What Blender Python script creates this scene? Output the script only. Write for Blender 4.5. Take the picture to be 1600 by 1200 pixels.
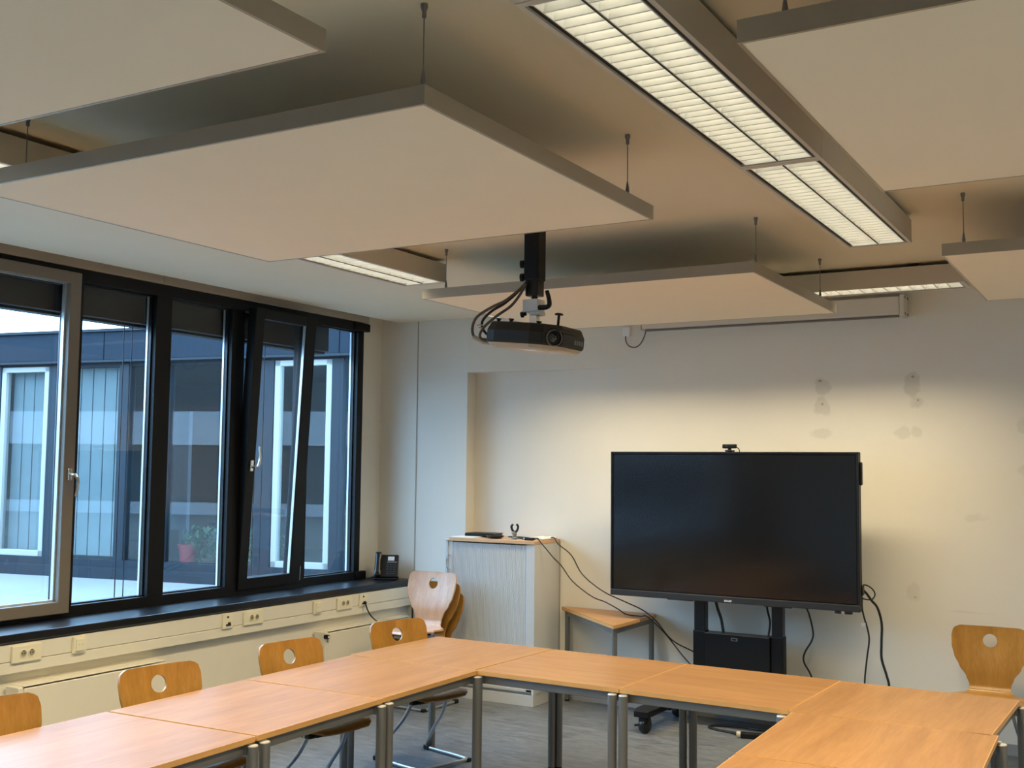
import bpy, bmesh, math, random
from mathutils import Vector, Matrix
random.seed(7)
for o in list(bpy.data.objects): bpy.data.objects.remove(o)
SC = bpy.context.scene
COL = SC.collection
PI = math.pi
rad = math.radians

# ------------------------------------------------------------------ camera
CAM_LENS_PX = 1739.94
YAW, PITCH, ROLL = 0.52583, 0.07603154, -0.01078698
EYE = Vector((0, 0, 1.68))
f_ = Vector((-math.sin(YAW)*math.cos(PITCH), math.cos(YAW)*math.cos(PITCH), math.sin(PITCH)))
r_ = Vector((math.cos(YAW), math.sin(YAW), 0)); d_ = f_.cross(r_)
r2 = r_*math.cos(ROLL) + d_*math.sin(ROLL); d2 = -r_*math.sin(ROLL) + d_*math.cos(ROLL)
cam = bpy.data.cameras.new('camera'); camo = bpy.data.objects.new('camera', cam); COL.objects.link(camo)
cam.sensor_width = 36; cam.sensor_fit = 'HORIZONTAL'; cam.lens = CAM_LENS_PX/1600*36; cam.clip_start = .02; cam.clip_end = 300
u_ = -d2; b_ = -f_
camo.matrix_world = Matrix(((r2.x, u_.x, b_.x, EYE.x), (r2.y, u_.y, b_.y, EYE.y), (r2.z, u_.z, b_.z, EYE.z), (0, 0, 0, 1)))
SC.camera = camo

# ------------------------------------------------------------------ sky, exposure
SKY = (0.37, 0.65, 1.0); SKY_STRENGTH = 10.6
LAMP_POWER = 25.0; LAMP_COL = (1.0, 0.815, 0.515)
w = bpy.data.worlds.new('overcast_sky'); SC.world = w; w.use_nodes = True
bgn = w.node_tree.nodes['Background']; bgn.inputs[0].default_value = (*SKY, 1); bgn.inputs[1].default_value = SKY_STRENGTH
vs = SC.view_settings
vs.view_transform = 'Standard'; vs.look = 'None'; vs.gamma = 1; vs.use_curve_mapping = False; vs.exposure = 0.24

# ------------------------------------------------------------------ materials
def s2l(c):
    return tuple((v/12.92 if v <= .04045 else ((v+.055)/1.055)**2.4) for v in (x/255 for x in c))
MATS = {}
def mat(name, col, rough=.5, metal=0., var=0., vscale=6., bump=0., bscale=60., spec=None, emit=None, estr=0., coat=0., stretch=None, trans=0.):
    m = bpy.data.materials.new(name); m.use_nodes = True; nt = m.node_tree; b = nt.nodes['Principled BSDF']
    b.inputs['Base Color'].default_value = (*col, 1); b.inputs['Roughness'].default_value = rough; b.inputs['Metallic'].default_value = metal
    if spec is not None: b.inputs['Specular IOR Level'].default_value = spec
    if coat: b.inputs['Coat Weight'].default_value = coat; b.inputs['Coat Roughness'].default_value = .12
    if emit: b.inputs['Emission Color'].default_value = (*emit, 1); b.inputs['Emission Strength'].default_value = estr
    if trans: b.inputs['Transmission Weight'].default_value = trans
    if var or bump:
        tc = nt.nodes.new('ShaderNodeTexCoord'); mp = nt.nodes.new('ShaderNodeMapping'); nt.links.new(tc.outputs['Object'], mp.inputs[0])
        if stretch: mp.inputs['Scale'].default_value = stretch
        if var:
            n = nt.nodes.new('ShaderNodeTexNoise'); n.inputs['Scale'].default_value = vscale; n.inputs['Detail'].default_value = 6; n.inputs['Roughness'].default_value = .65
            nt.links.new(mp.outputs[0], n.inputs['Vector'])
            mr = nt.nodes.new('ShaderNodeMapRange'); mr.inputs[1].default_value = .3; mr.inputs[2].default_value = .7; mr.inputs[3].default_value = 1-var; mr.inputs[4].default_value = 1+var
            nt.links.new(n.outputs[0], mr.inputs[0])
            hs = nt.nodes.new('ShaderNodeHueSaturation'); hs.inputs['Color'].default_value = (*col, 1)
            nt.links.new(mr.outputs[0], hs.inputs['Value']); nt.links.new(hs.outputs[0], b.inputs['Base Color'])
        if bump:
            n2 = nt.nodes.new('ShaderNodeTexNoise'); n2.inputs['Scale'].default_value = bscale; n2.inputs['Detail'].default_value = 3
            nt.links.new(mp.outputs[0], n2.inputs['Vector'])
            bp = nt.nodes.new('ShaderNodeBump'); bp.inputs['Strength'].default_value = bump; bp.inputs['Distance'].default_value = .002
            nt.links.new(n2.outputs[0], bp.inputs['Height']); nt.links.new(bp.outputs[0], b.inputs['Normal'])
    MATS[name] = m
    return m

def wood(name, c1, c2, rough=.35, scale=1., axis='x', coat=0.):
    m = bpy.data.materials.new(name); m.use_nodes = True; nt = m.node_tree; b = nt.nodes['Principled BSDF']
    tc = nt.nodes.new('ShaderNodeTexCoord'); mp = nt.nodes.new('ShaderNodeMapping'); nt.links.new(tc.outputs['Object'], mp.inputs[0])
    s = {'x': (1.2, 14, 14), 'y': (14, 1.2, 14), 'z': (14, 14, 1.2)}[axis]
    mp.inputs['Scale'].default_value = tuple(v*scale for v in s)
    oi = nt.nodes.new('ShaderNodeObjectInfo'); ad = nt.nodes.new('ShaderNodeVectorMath'); ad.operation = 'MULTIPLY_ADD'
    nt.links.new(oi.outputs['Random'], ad.inputs[0]); ad.inputs[1].default_value = (37, 19, 11); nt.links.new(mp.outputs[0], ad.inputs[2])
    n = nt.nodes.new('ShaderNodeTexNoise'); n.inputs['Scale'].default_value = 1.0; n.inputs['Detail'].default_value = 7; n.inputs['Roughness'].default_value = .62; n.inputs['Distortion'].default_value = .6
    nt.links.new(ad.outputs[0], n.inputs['Vector'])
    n3 = nt.nodes.new('ShaderNodeTexNoise'); n3.inputs['Scale'].default_value = 7.0; n3.inputs['Detail'].default_value = 2
    nt.links.new(ad.outputs[0], n3.inputs['Vector'])
    mx = nt.nodes.new('ShaderNodeMix'); mx.data_type = 'FLOAT'; mx.inputs[0].default_value = .3
    nt.links.new(n.outputs[0], mx.inputs[2]); nt.links.new(n3.outputs[0], mx.inputs[3])
    cr = nt.nodes.new('ShaderNodeValToRGB'); cr.color_ramp.elements[0].position = .36; cr.color_ramp.elements[1].position = .66
    cr.color_ramp.elements[0].color = (*c1, 1); cr.color_ramp.elements[1].color = (*c2, 1)
    nt.links.new(mx.outputs[0], cr.inputs[0]); nt.links.new(cr.outputs[0], b.inputs['Base Color'])
    b.inputs['Roughness'].default_value = rough; b.inputs['Specular IOR Level'].default_value = .38
    if coat: b.inputs['Coat Weight'].default_value = coat; b.inputs['Coat Roughness'].default_value = .2
    MATS[name] = m
    return m

def glass(name, tint=(.93, .96, .97), refl=1.0, ior=1.5):
    m = bpy.data.materials.new(name); m.use_nodes = True; nt = m.node_tree
    for n in list(nt.nodes):
        if n.type == 'BSDF_PRINCIPLED': nt.nodes.remove(n)
    out = [n for n in nt.nodes if n.type == 'OUTPUT_MATERIAL'][0]
    tr = nt.nodes.new('ShaderNodeBsdfTransparent'); tr.inputs[0].default_value = (*tint, 1)
    gl = nt.nodes.new('ShaderNodeBsdfGlossy'); gl.inputs['Roughness'].default_value = .0; gl.inputs[0].default_value = (refl, refl, refl, 1)
    fr = nt.nodes.new('ShaderNodeFresnel'); ge = nt.nodes.new('ShaderNodeNewGeometry'); mm = nt.nodes.new('ShaderNodeMix'); mm.data_type = 'FLOAT'
    mm.inputs[2].default_value = ior; mm.inputs[3].default_value = 1/ior; nt.links.new(ge.outputs['Backfacing'], mm.inputs[0]); nt.links.new(mm.outputs[0], fr.inputs[0])
    mx = nt.nodes.new('ShaderNodeMixShader'); nt.links.new(fr.outputs[0], mx.inputs[0]); nt.links.new(tr.outputs[0], mx.inputs[1]); nt.links.new(gl.outputs[0], mx.inputs[2])
    nt.links.new(mx.outputs[0], out.inputs[0])
    MATS[name] = m
    return m

mat('wall_paint', (.77, .745, .67), .8, var=.015, vscale=2.5, bump=.15, bscale=180)
mat('ceiling_paint', (.80, .71, .54), .85, var=.015, vscale=2, bump=.12, bscale=150)
mat('panel_fabric', (.93, .84, .67), .9, var=.012, vscale=3, bump=.1, bscale=300)
mat('panel_alu', (.42, .375, .30), .42, metal=.55, var=.03, vscale=5)
mat('lamp_paint', (.60, .555, .48), .5)
mat('lamp_reflector', (.92, .92, .88), .25, metal=.0)
mat('lamp_blade', (.93, .92, .86), .3)
mat('lamp_gap', (.01, .01, .009), .6)
mat('lamp_tube', (1, 1, 1), .5, emit=(1.0, .93, .74), estr=4.8)
mat('frame_black', (.0035, .004, .005), .5, spec=.3)
mat('frame_inner', (.005, .006, .008), .3)
mat('sash_grey', (.20, .175, .145), .45, var=.03, vscale=4)
mat('alu_bright', (.75, .78, .80), .3, metal=.7)
mat('chrome', (.75, .75, .74), .18, metal=1)
mat('sill_black', (.006, .007, .010), .28, var=.15, vscale=30)
mat('parapet_paint', (.77, .735, .63), .7, var=.03, vscale=3, bump=.1, bscale=120)
mat('trunking_plastic', (.79, .755, .64), .5, var=.012, vscale=4)
mat('outlet_plastic', (.84, .79, .60), .35)
mat('outlet_shade', (.36, .33, .23), .5)
mat('outlet_dark', (.03, .028, .022), .5)
mat('radiator_paint', (.80, .76, .64), .4, var=.015, vscale=5)
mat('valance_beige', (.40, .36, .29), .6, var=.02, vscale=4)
mat('black_plastic', (.005, .005, .006), .45, spec=.3)
mat('black_satin', (.007, .0075, .009), .3)
mat('tv_bezel', (.022, .025, .030), .35)
mat('tv_screen', (.005, .005, .006), .14, spec=.55)
mat('cable_black', (.008, .008, .008), .5)
mat('cable_brown', (.10, .075, .05), .5)
mat('cable_cream', (.42, .38, .30), .5)
mat('steel_grey', (.20, .20, .195), .38, metal=.55)
mat('leg_cap', (.62, .62, .60), .35, metal=.5)
mat('steel_blue', (.42, .46, .50), .3, metal=.85)
mat('cabinet_grey', (.56, .575, .58), .5, var=.01, vscale=4)
mat('tambour', (.60, .62, .635), .42)
mat('white_plastic', (.82, .82, .80), .4)
mat('paper_white', (.86, .86, .86), .8)
mat('lcd_white', (.70, .70, .72), .3)
mat('projector_dark', (.009, .0085, .008), .45, var=.05, vscale=20)
mat('projector_shell', (.46, .41, .33), .35)
mat('screen_case', (.66, .62, .54), .5)
mat('lens_glass', (.015, .014, .02), .05, coat=1.)
mat('fascia_blue', (.0050, .0120, .0210), .7, spec=.2, var=.06, vscale=2)
mat('facade_frame', (.0075, .0135, .020), .6, spec=.3)
mat('facade_white', (.30, .29, .27), .4)
mat('blind_fabric', (.185, .20, .205), .8, var=.05, vscale=3)
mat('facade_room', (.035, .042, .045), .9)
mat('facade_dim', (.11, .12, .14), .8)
mat('roof_membrane', (.185, .180, .170), .75, var=.08, vscale=1.2, bump=.2, bscale=30)
mat('wing_white', (.62, .64, .68), .7)
mat('wing_dark', (.05, .055, .06), .3)
mat('pot_red', (.26, .020, .024), .5, var=.06, vscale=9)
mat('pot_brown', (.06, .030, .015), .6)
mat('leaf_green', (.030, .060, .020), .5, var=.35, vscale=14)
mat('soil', (.02, .014, .01), .9)
mat('exterior_dark', (.004, .0045, .006), .5)
mat('baseboard_grey', (.33, .34, .35), .55)
glass('window_glass', (.965, .975, .975), .6, 1.45)
glass('facade_glass', (.88, .93, .93), .9, 1.52)
wood('beech_table', s2l((143, 102, 60)), s2l((167, 124, 78)), .40, 1., 'x', coat=.10)
wood('beech_table_cross', s2l((143, 102, 60)), s2l((167, 124, 78)), .40, 1., 'y', coat=.10)
mat('beech_edge', s2l((205, 157, 96)), .4, var=.05, vscale=9)
wood('chair_ply', s2l((146, 103, 38)), s2l((172, 126, 58)), .3, 1., 'z', coat=.35)
wood('chair_ply_pale', s2l((186, 142, 110)), s2l((208, 170, 138)), .3, 1., 'z', coat=.35)
wood('cabinet_wood', s2l((200, 160, 120)), s2l((215, 178, 138)), .4, 1., 'x')

def floor_material():
    m = bpy.data.materials.new('linoleum'); m.use_nodes = True; nt = m.node_tree; b = nt.nodes['Principled BSDF']
    tc = nt.nodes.new('ShaderNodeTexCoord'); mp = nt.nodes.new('ShaderNodeMapping'); mp.inputs['Scale'].default_value = (3.0, 14, 1); mp.inputs['Rotation'].default_value = (0, 0, .5)
    nt.links.new(tc.outputs['Object'], mp.inputs[0])
    n = nt.nodes.new('ShaderNodeTexNoise'); n.inputs['Scale'].default_value = 1.6; n.inputs['Detail'].default_value = 9; n.inputs['Roughness'].default_value = .72; n.inputs['Distortion'].default_value = 1.2
    nt.links.new(mp.outputs[0], n.inputs['Vector'])
    cr = nt.nodes.new('ShaderNodeValToRGB'); e = cr.color_ramp.elements
    e[0].position = .36; e[0].color = (.072, .080, .092, 1); e[1].position = .66; e[1].color = (.178, .197, .222, 1)
    nt.links.new(n.outputs[0], cr.inputs[0]); nt.links.new(cr.outputs[0], b.inputs['Base Color']); b.inputs['Roughness'].default_value = .42
    MATS['linoleum'] = m
floor_material()

def stained_wall():
    # white paint with patches of old filler and adhesive left by things once mounted there
    m = MATS['wall_paint'].copy(); m.name = 'wall_paint_marked'; nt = m.node_tree; b = nt.nodes['Principled BSDF']
    src = b.inputs['Base Color'].links[0].from_socket
    g = nt.nodes.new('ShaderNodeNewGeometry'); sp = nt.nodes.new('ShaderNodeSeparateXYZ'); nt.links.new(g.outputs['Position'], sp.inputs[0])
    nz = nt.nodes.new('ShaderNodeTexNoise'); nz.inputs['Scale'].default_value = 13; nz.inputs['Detail'].default_value = 8; nt.links.new(g.outputs['Position'], nz.inputs['Vector'])
    def M(op, a, b2=None, c=None):
        n = nt.nodes.new('ShaderNodeMath'); n.operation = op
        for i, v in enumerate((a, b2, c)):
            if v is None: continue
            if isinstance(v, (int, float)): n.inputs[i].default_value = v
            else: nt.links.new(v, n.inputs[i])
        return n.outputs[0]
    tot = None
    S = [(-1.926, 2.245, .058, .050, .20), (-1.923, 2.115, .052, .065, .20), (-1.925, 1.933, .085, .035, .17), (-1.352, 2.235, .045, .095, .22), (-1.322, 2.125, .06, .045, .22),
         (-1.41, 1.935, .05, .045, .16), (-1.33, 1.945, .035, .035, .15), (-.984, 1.406, .085, .028, .12), (-.69, 1.98, .05, .05, .14), (-.70, 1.70, .05, .05, .12),
         (-1.345, 2.295, .008, .008, .7), (-1.315, 2.145, .008, .008, .7), (-1.935, 2.285, .011, .007, .7), (-1.922, 2.131, .007, .007, .7), (-1.36, .93, .04, .06, .12), (-1.352, .90, .012, .008, .4),
         (-1.05, .83, .14, .008, .10)]
    for x, z, rx, rz, k in S:
        dx = M('DIVIDE', M('SUBTRACT', sp.outputs[0], x), rx); dz = M('DIVIDE', M('SUBTRACT', sp.outputs[2], z), rz)
        d = M('ADD', M('MULTIPLY', dx, dx), M('MULTIPLY', dz, dz))
        d = M('ADD', d, M('MULTIPLY', M('SUBTRACT', nz.outputs[0], .5), 3.6))
        mr = nt.nodes.new('ShaderNodeMapRange'); mr.inputs[1].default_value = 1.2; mr.inputs[2].default_value = .5; mr.inputs[3].default_value = 0; mr.inputs[4].default_value = k
        nt.links.new(d, mr.inputs[0])
        tot = mr.outputs[0] if tot is None else M('MAXIMUM', tot, mr.outputs[0])
    mx = nt.nodes.new('ShaderNodeMix'); mx.data_type = 'RGBA'; nt.links.new(tot, mx.inputs[0]); nt.links.new(src, mx.inputs[6]); mx.inputs[7].default_value = (.22, .20, .15, 1)
    nt.links.new(mx.outputs[2], b.inputs['Base Color'])
    MATS['wall_paint_marked'] = m
stained_wall()

# ------------------------------------------------------------------ mesh helpers
WM = {}
class MB:
    def __init__(s): s.bm = bmesh.new()
    def box(s, a, b, bevel=0., seg=2, mtx=None):
        bm = bmesh.new(); bmesh.ops.create_cube(bm, size=1)
        a = Vector(a); b = Vector(b); c = (a+b)/2; d = b-a
        for v in bm.verts: v.co = Vector((v.co.x*d.x, v.co.y*d.y, v.co.z*d.z))
        if bevel: bmesh.ops.bevel(bm, geom=bm.edges[:], offset=min(bevel, min(abs(x) for x in d)*.49), segments=seg, affect='EDGES', profile=.5)
        for v in bm.verts: v.co = v.co+c
        if mtx: bmesh.ops.transform(bm, matrix=mtx, verts=bm.verts[:])
        s.merge(bm); return s
    def merge(s, bm):
        me = bpy.data.meshes.new('t'); bm.to_mesh(me); bm.free(); s.bm.from_mesh(me); bpy.data.meshes.remove(me)
    def prism(s, pts, axis, a, b, bevel=0., mtx=None):
        # polygon pts (2D) extruded along axis from a to b
        bm = bmesh.new()
        def co(p, h):
            return {'x': (h, p[0], p[1]), 'y': (p[0], h, p[1]), 'z': (p[0], p[1], h)}[axis]
        v0 = [bm.verts.new(co(p, a)) for p in pts]; v1 = [bm.verts.new(co(p, b)) for p in pts]
        bm.faces.new(v0); bm.faces.new(v1[::-1]); n = len(pts)
        for i in range(n): bm.faces.new((v0[i], v1[i], v1[(i+1) % n], v0[(i+1) % n]))
        bmesh.ops.recalc_face_normals(bm, faces=bm.faces[:])
        if bevel: bmesh.ops.bevel(bm, geom=bm.edges[:], offset=bevel, segments=2, affect='EDGES', profile=.5)
        if mtx: bmesh.ops.transform(bm, matrix=mtx, verts=bm.verts[:])
        s.merge(bm); return s
    def cyl(s, p0, p1, r0, r1=None, n=16):
        p0 = Vector(p0); p1 = Vector(p1); r1 = r0 if r1 is None else r1
        return s.lathe([(0, 0), (r0, 0), (r1, (p1-p0).length), (0, (p1-p0).length)], p0, p1-p0, n)
    def lathe(s, prof, origin=(0, 0, 0), axis=(0, 0, 1), n=20):
        q = Vector((0, 0, 1)).rotation_difference(Vector(axis).normalized()); o = Vector(origin)
        bm = bmesh.new(); rings = []
        for r, h in prof:
            if r < 1e-6: rings.append([bm.verts.new(o+q@Vector((0, 0, h)))])
            else: rings.append([bm.verts.new(o+q@Vector((r*math.cos(2*PI*i/n), r*math.sin(2*PI*i/n), h))) for i in range(n)])
        for A, B in zip(rings, rings[1:]):
            for i in range(n):
                j = (i+1) % n
                if len(A) == 1 and len(B) == 1: break
                if len(A) == 1: bm.faces.new((A[0], B[i], B[j]))
                elif len(B) == 1: bm.faces.new((A[i], A[j], B[0]))
                else: bm.faces.new((A[i], A[j], B[j], B[i]))
        bmesh.ops.recalc_face_normals(bm, faces=bm.faces[:])
        s.merge(bm); return s
    def tube(s, pts, r, n=8, smooth=6, closed=False):
        P = [Vector(p) for p in pts]
        if smooth > 1 and len(P) > 2:
            Q = []
            for i in range(len(P)-1):
                p0 = P[max(i-1, 0)]; p1 = P[i]; p2 = P[i+1]; p3 = P[min(i+2, len(P)-1)]
                for k in range(smooth):
                    t = k/smooth
                    Q.append(.5*((2*p1)+(p2-p0)*t+(2*p0-5*p1+4*p2-p3)*t*t+(3*p1-p0-3*p2+p3)*t**3))
            Q.append(P[-1]); P = Q
        bm = bmesh.new(); rings = []
        T = [(P[min(i+1, len(P)-1)]-P[max(i-1, 0)]).normalized() for i in range(len(P))]
        N = T[0].orthogonal().normalized()
        for i, p in enumerate(P):
            if i:
                N = N-T[i]*N.dot(T[i])
                N = N.normalized() if N.length > 1e-6 else T[i].orthogonal().normalized()
            B = T[i].cross(N)
            rr = r(i/(len(P)-1)) if callable(r) else r
            rings.append([bm.verts.new(p+(N*math.cos(2*PI*k/n)+B*math.sin(2*PI*k/n))*rr) for k in range(n)])
        for A, B2 in zip(rings, rings[1:]):
            for k in range(n): bm.faces.new((A[k], A[(k+1) % n], B2[(k+1) % n], B2[k]))
        bm.faces.new(rings[0][::-1]); bm.faces.new(rings[-1])
        bmesh.ops.recalc_face_normals(bm, faces=bm.faces[:])
        s.merge(bm); return s
    def mesh(s, name, smooth=False, inv=None):
        if inv is not None: bmesh.ops.transform(s.bm, matrix=inv, verts=s.bm.verts[:])
        me = bpy.data.meshes.new(name); s.bm.to_mesh(me); s.bm.free()
        if smooth:
            for p in me.polygons: p.use_smooth = True
            try: me.set_sharp_from_angle(angle=rad(40))
            except Exception: pass
        return me
    def build(s, name, m, parent=None, smooth=False, local=False, mats=None):
        if parent is not None:
            inv = None if local else WM[parent].inverted()
            me = s.mesh(name, smooth, inv); o = bpy.data.objects.new(name, me); COL.objects.link(o); o.parent = parent; WM[o] = WM[parent].copy()
        else:
            xs = [v.co for v in s.bm.verts]
            lo = Vector((min(v.x for v in xs), min(v.y for v in xs), min(v.z for v in xs))); hi = Vector((max(v.x for v in xs), max(v.y for v in xs), max(v.z for v in xs)))
            c = Vector(((lo.x+hi.x)/2, (lo.y+hi.y)/2, lo.z)); M = Matrix.Translation(c)
            me = s.mesh(name, smooth, M.inverted()); o = bpy.data.objects.new(name, me); COL.objects.link(o); o.location = c; WM[o] = M
        me.materials.append(MATS[m])
        return o

def thing(name, label, cat, loc=(0, 0, 0), rotz=0., group=None, roty=0., rotx=0.):
    o = bpy.data.objects.new(name, None); COL.objects.link(o); o.empty_display_size = .1
    o.location = loc; o.rotation_euler = (rotx, roty, rotz)
    o['label'] = label; o['category'] = cat
    if group: o['group'] = group
    WM[o] = Matrix.Translation(loc) @ o.rotation_euler.to_matrix().to_4x4()
    return o
def tag(o, label, cat, group=None):
    o['label'] = label; o['category'] = cat
    if group: o['group'] = group
    return o
def struct(o, label=None):
    o['kind'] = 'structure'
    if label: o['label'] = label
    return o
def sthing(name, loc, label=None):
    o = bpy.data.objects.new(name, None); COL.objects.link(o); o.empty_display_size = .1; o.location = loc; o['kind'] = 'structure'
    if label: o['label'] = label
    WM[o] = Matrix.Translation(loc); return o
def inst(name, src, parent, loc, rot=(0, 0, 0)):
    o = src.copy(); o.name = name; COL.objects.link(o); o.parent = parent; o.location = loc; o.rotation_euler = rot; return o
def dup(root, loc, rotz, label):
    r = root.copy(); COL.objects.link(r); r.location = loc; r.rotation_euler = (root.rotation_euler.x, root.rotation_euler.y, rotz); r['label'] = label
    for ch in list(root.children):
        c = ch.copy(); COL.objects.link(c); c.parent = r
        for g in list(ch.children):
            d = g.copy(); COL.objects.link(d); d.parent = c
    return r
def W(label, fn):
    return fn

# ------------------------------------------------------------------ room shell
XW = -5.47           # window wall inner plane
YF, YB = 7.30, 7.42  # pier plane, recessed plane of the back wall
ZC = 2.85
XR, YR = 2.7, -2.4   # right wall, rear wall
YN = 3.30            # near end of the row of lights seen in the photo
struct(MB().box((XW-.45, YR-.2, -.12), (XR+.2, YB+.25, 0)).build('floor', 'linoleum'))
m = MB().box((-5.30, YR-.2, ZC), (XR+.2, YB+.25, ZC+.15)); struct(m.build('ceiling', 'ceiling_paint'))
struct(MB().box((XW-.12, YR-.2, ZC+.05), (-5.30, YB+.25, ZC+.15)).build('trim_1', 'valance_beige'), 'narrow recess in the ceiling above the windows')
# back wall: pier at the window side, band above, recessed field
m = MB()
m.box((XW-.06, YF, 0), (-4.637, YB+.2, ZC+.05))
m.prism([(-4.637, YF), (-3.3, YB), (XR, YB), (XR, YB+.2), (-4.637, YB+.2)], 'z', 2.425, ZC+.05)
m.box((-4.637, YB, 0), (XR, YB+.2, 2.425))
struct(m.build('wall_back', 'wall_paint_marked'))
struct(MB().box((XR, YR, 0), (XR+.2, YB+.2, ZC+.05)).build('wall_right', 'wall_paint'))
struct(MB().box((XW-.3, YR-.2, 0), (XR+.2, YR, ZC+.05)).build('wall_rear', 'wall_paint'))
# window wall: parapet, end piece, piece behind
m = MB()
m.box((XW-.3, YR, 0), (-5.165, YF, .765))
m.box((XW-.06, 7.035, .765), (XW, YF, ZC+.06))
m.box((XW-.2, YR, .765), (XW, -1.5, ZC+.06))
m.box((XW-.2, -1.5, 2.83), (XW-.02, 7.04, ZC+.06))
struct(m.build('wall_left', 'parapet_paint'))
struct(MB().box((-4.637, YB-.012, 0), (XR, YB, .065)).box((-5.16, YF-.012, 0), (-4.64, YF, .065)).build('baseboard_back', 'baseboard_grey'))
struct(MB().box((-5.113, YF-.004, .765), (-5.105, YF, 2.85)).build('trim_2', 'valance_beige'), 'thin vertical joint in the pier beside the windows')
# sill and valance
m = MB().box((XW-.02, YR, .765), (-5.115, YF, .806), .004)
tag(m.build('window_sill', 'sill_black'), 'long black window sill running under all the windows', 'window sill')
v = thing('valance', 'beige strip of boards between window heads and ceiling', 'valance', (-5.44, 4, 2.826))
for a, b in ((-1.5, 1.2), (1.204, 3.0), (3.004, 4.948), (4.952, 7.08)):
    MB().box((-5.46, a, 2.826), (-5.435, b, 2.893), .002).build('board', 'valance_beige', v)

# ------------------------------------------------------------------ windows
GZ0, GZ1 = .866, 2.752
FX0, FX1 = -5.53, -5.45
def window_light(idx, y0, y1, label, sash=None):
    g = sthing('window_%d' % idx, (FX0, (y0+y1)/2, .80), label)
    return g
def rect_frame(mb, x0, x1, ya, yb, za, zb, wl, wr, wb, wt, bev=.004):
    mb.box((x0, ya, za), (x1, ya+wl, zb), bev); mb.box((x0, yb-wr, za), (x1, yb, zb), bev)
    mb.box((x0, ya+wl-.001, za), (x1, yb-wr+.001, za+wb), bev); mb.box((x0, ya+wl-.001, zb-wt), (x1, yb-wr+.001, zb), bev)
    return mb
def handle(parent, x, y, z, up=False, m='chrome'):
    s = 1 if up else -1
    h = MB().box((x, y-.014, z-.035), (x+.012, y+.014, z+.035), .005).build('handle_plate', m, parent)
    MB().cyl((x+.010, y, z), (x+.05, y, z), .010).tube([(x+.045, y, z), (x+.055, y+.012, z+s*.015), (x+.058, y+.02, z+s*.06), (x+.050, y+.012, z+s*.125)], lambda t: .010-.002*t, 8, 4).build('handle_lever', m, parent, True)
# head rail and bottom rail that run through, with their end blocks
hr = sthing('window_6', (FX1, 4, .8), 'black head and bottom rails of the window band')
MB().box((FX0, -1.5, 2.752), (FX1, 7.035, 2.826), .003).box((FX1-.03, 6.9, 2.758), (FX1+.012, 7.105, 2.822), .01).build('head_rail', 'frame_black', hr)
MB().box((FX0, -1.5, .800), (FX1, 7.035, .866), .003).box((FX1-.03, 6.98, .806), (FX1+.02, 7.098, .868), .004).build('bottom_rail', 'frame_black', hr)
for a, b in ((4.313, 4.357), (4.912, 5.040), (5.580, 5.70), (6.295, 6.385), (6.965, 7.035), (3.42, 3.50)):
    MB().box((FX0, a, .866), (FX1, b, 2.752), .003).build('post', 'frame_black', hr)
for a, b in ((4.357, 4.912), (5.040, 5.580), (6.385, 6.965)):
    # thin bright aluminium bead on the far side of each light
    MB().box((FX0+.005, b-.014, .875), (FX0+.02, b-.006, 2.745)).build('glazing_bead', 'alu_bright', hr)
# light with grey sash at the left border of the photo
g1 = window_light(1, 3.5, 4.313, 'window light with taupe grey sash and silver handle')
rect_frame(MB(), -5.475, -5.415, 3.40, 4.313, .832, 2.793, .075, .075, .068, .068).build('sash', 'sash_grey', g1)
rect_frame(MB(), -5.50, -5.476, 3.455, 4.262, .88, 2.745, .03, .03, .03, .03).build('rebate', 'frame_inner', g1)
rect_frame(MB(), -5.476, -5.452, 3.474, 4.2395, .899, 2.726, .012, .012, .012, .004, 0).build('glazing_bead', 'alu_bright', g1)
MB().box((-5.495, 3.46, .89), (-5.489, 4.25, 2.74)).build('pane', 'window_glass', g1)
handle(g1, -5.415, 4.275, 1.62, False)
for i, (a, b, lb) in enumerate(((4.357, 4.912, 'fixed black framed window light beside the grey sash'), (5.04, 5.58, 'fixed black framed window light showing the red pot outside'), (6.385, 6.965, 'black framed window light nearest the room corner'))):
    g = window_light((2, 3, 5)[i], a, b, lb)
    MB().box((-5.505, a-.01, .86), (-5.499, b+.01, 2.76)).build('pane', 'window_glass', g)
    rect_frame(MB(), -5.52, -5.485, a-.002, b+.002, .862, 2.756, .012, .012, .012, .012, 0).build('gasket', 'frame_inner', g)
# tilted light: sash hinged at the bottom and leaning into the room
g4 = sthing('window_4', (-5.455, 6.0, .835), 'tilted black window sash with silver handle leaning inward')
tilt = math.atan2(.105, 1.93)
g4.rotation_euler = (0, tilt, 0); WM[g4] = Matrix.Translation((-5.455, 6.0, .835)) @ Matrix.Rotation(tilt, 4, 'Y')
rect_frame(MB(), -.055, .02, -.315, .315, 0, 1.94, .085, .105, .078, .072).build('sash', 'frame_black', g4, local=True)
MB().box((-.03, -.24, .07), (-.024, .22, 1.88)).build('pane', 'window_glass', g4, local=True)
MB().box((-.01, .205, .08), (.012, .212, 1.87)).build('glazing_bead', 'alu_bright', g4, local=True)
h = MB().box((.02, -.285, .81), (.034, -.255, .89), .006).build('handle_plate', 'chrome', g4, local=True)
MB().cyl((.03, -.27, .84), (.07, -.27, .84), .010).tube([(.065, -.27, .84), (.078, -.26, .855), (.08, -.25, .91), (.072, -.255, .985)], lambda t: .010-.002*t, 8, 4).build('handle_lever', 'chrome', g4, True, local=True)
MB().cyl((-.0, .33, .02), (.0, .33, .12), .007).build('hinge', 'alu_bright', g4, local=True)
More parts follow.
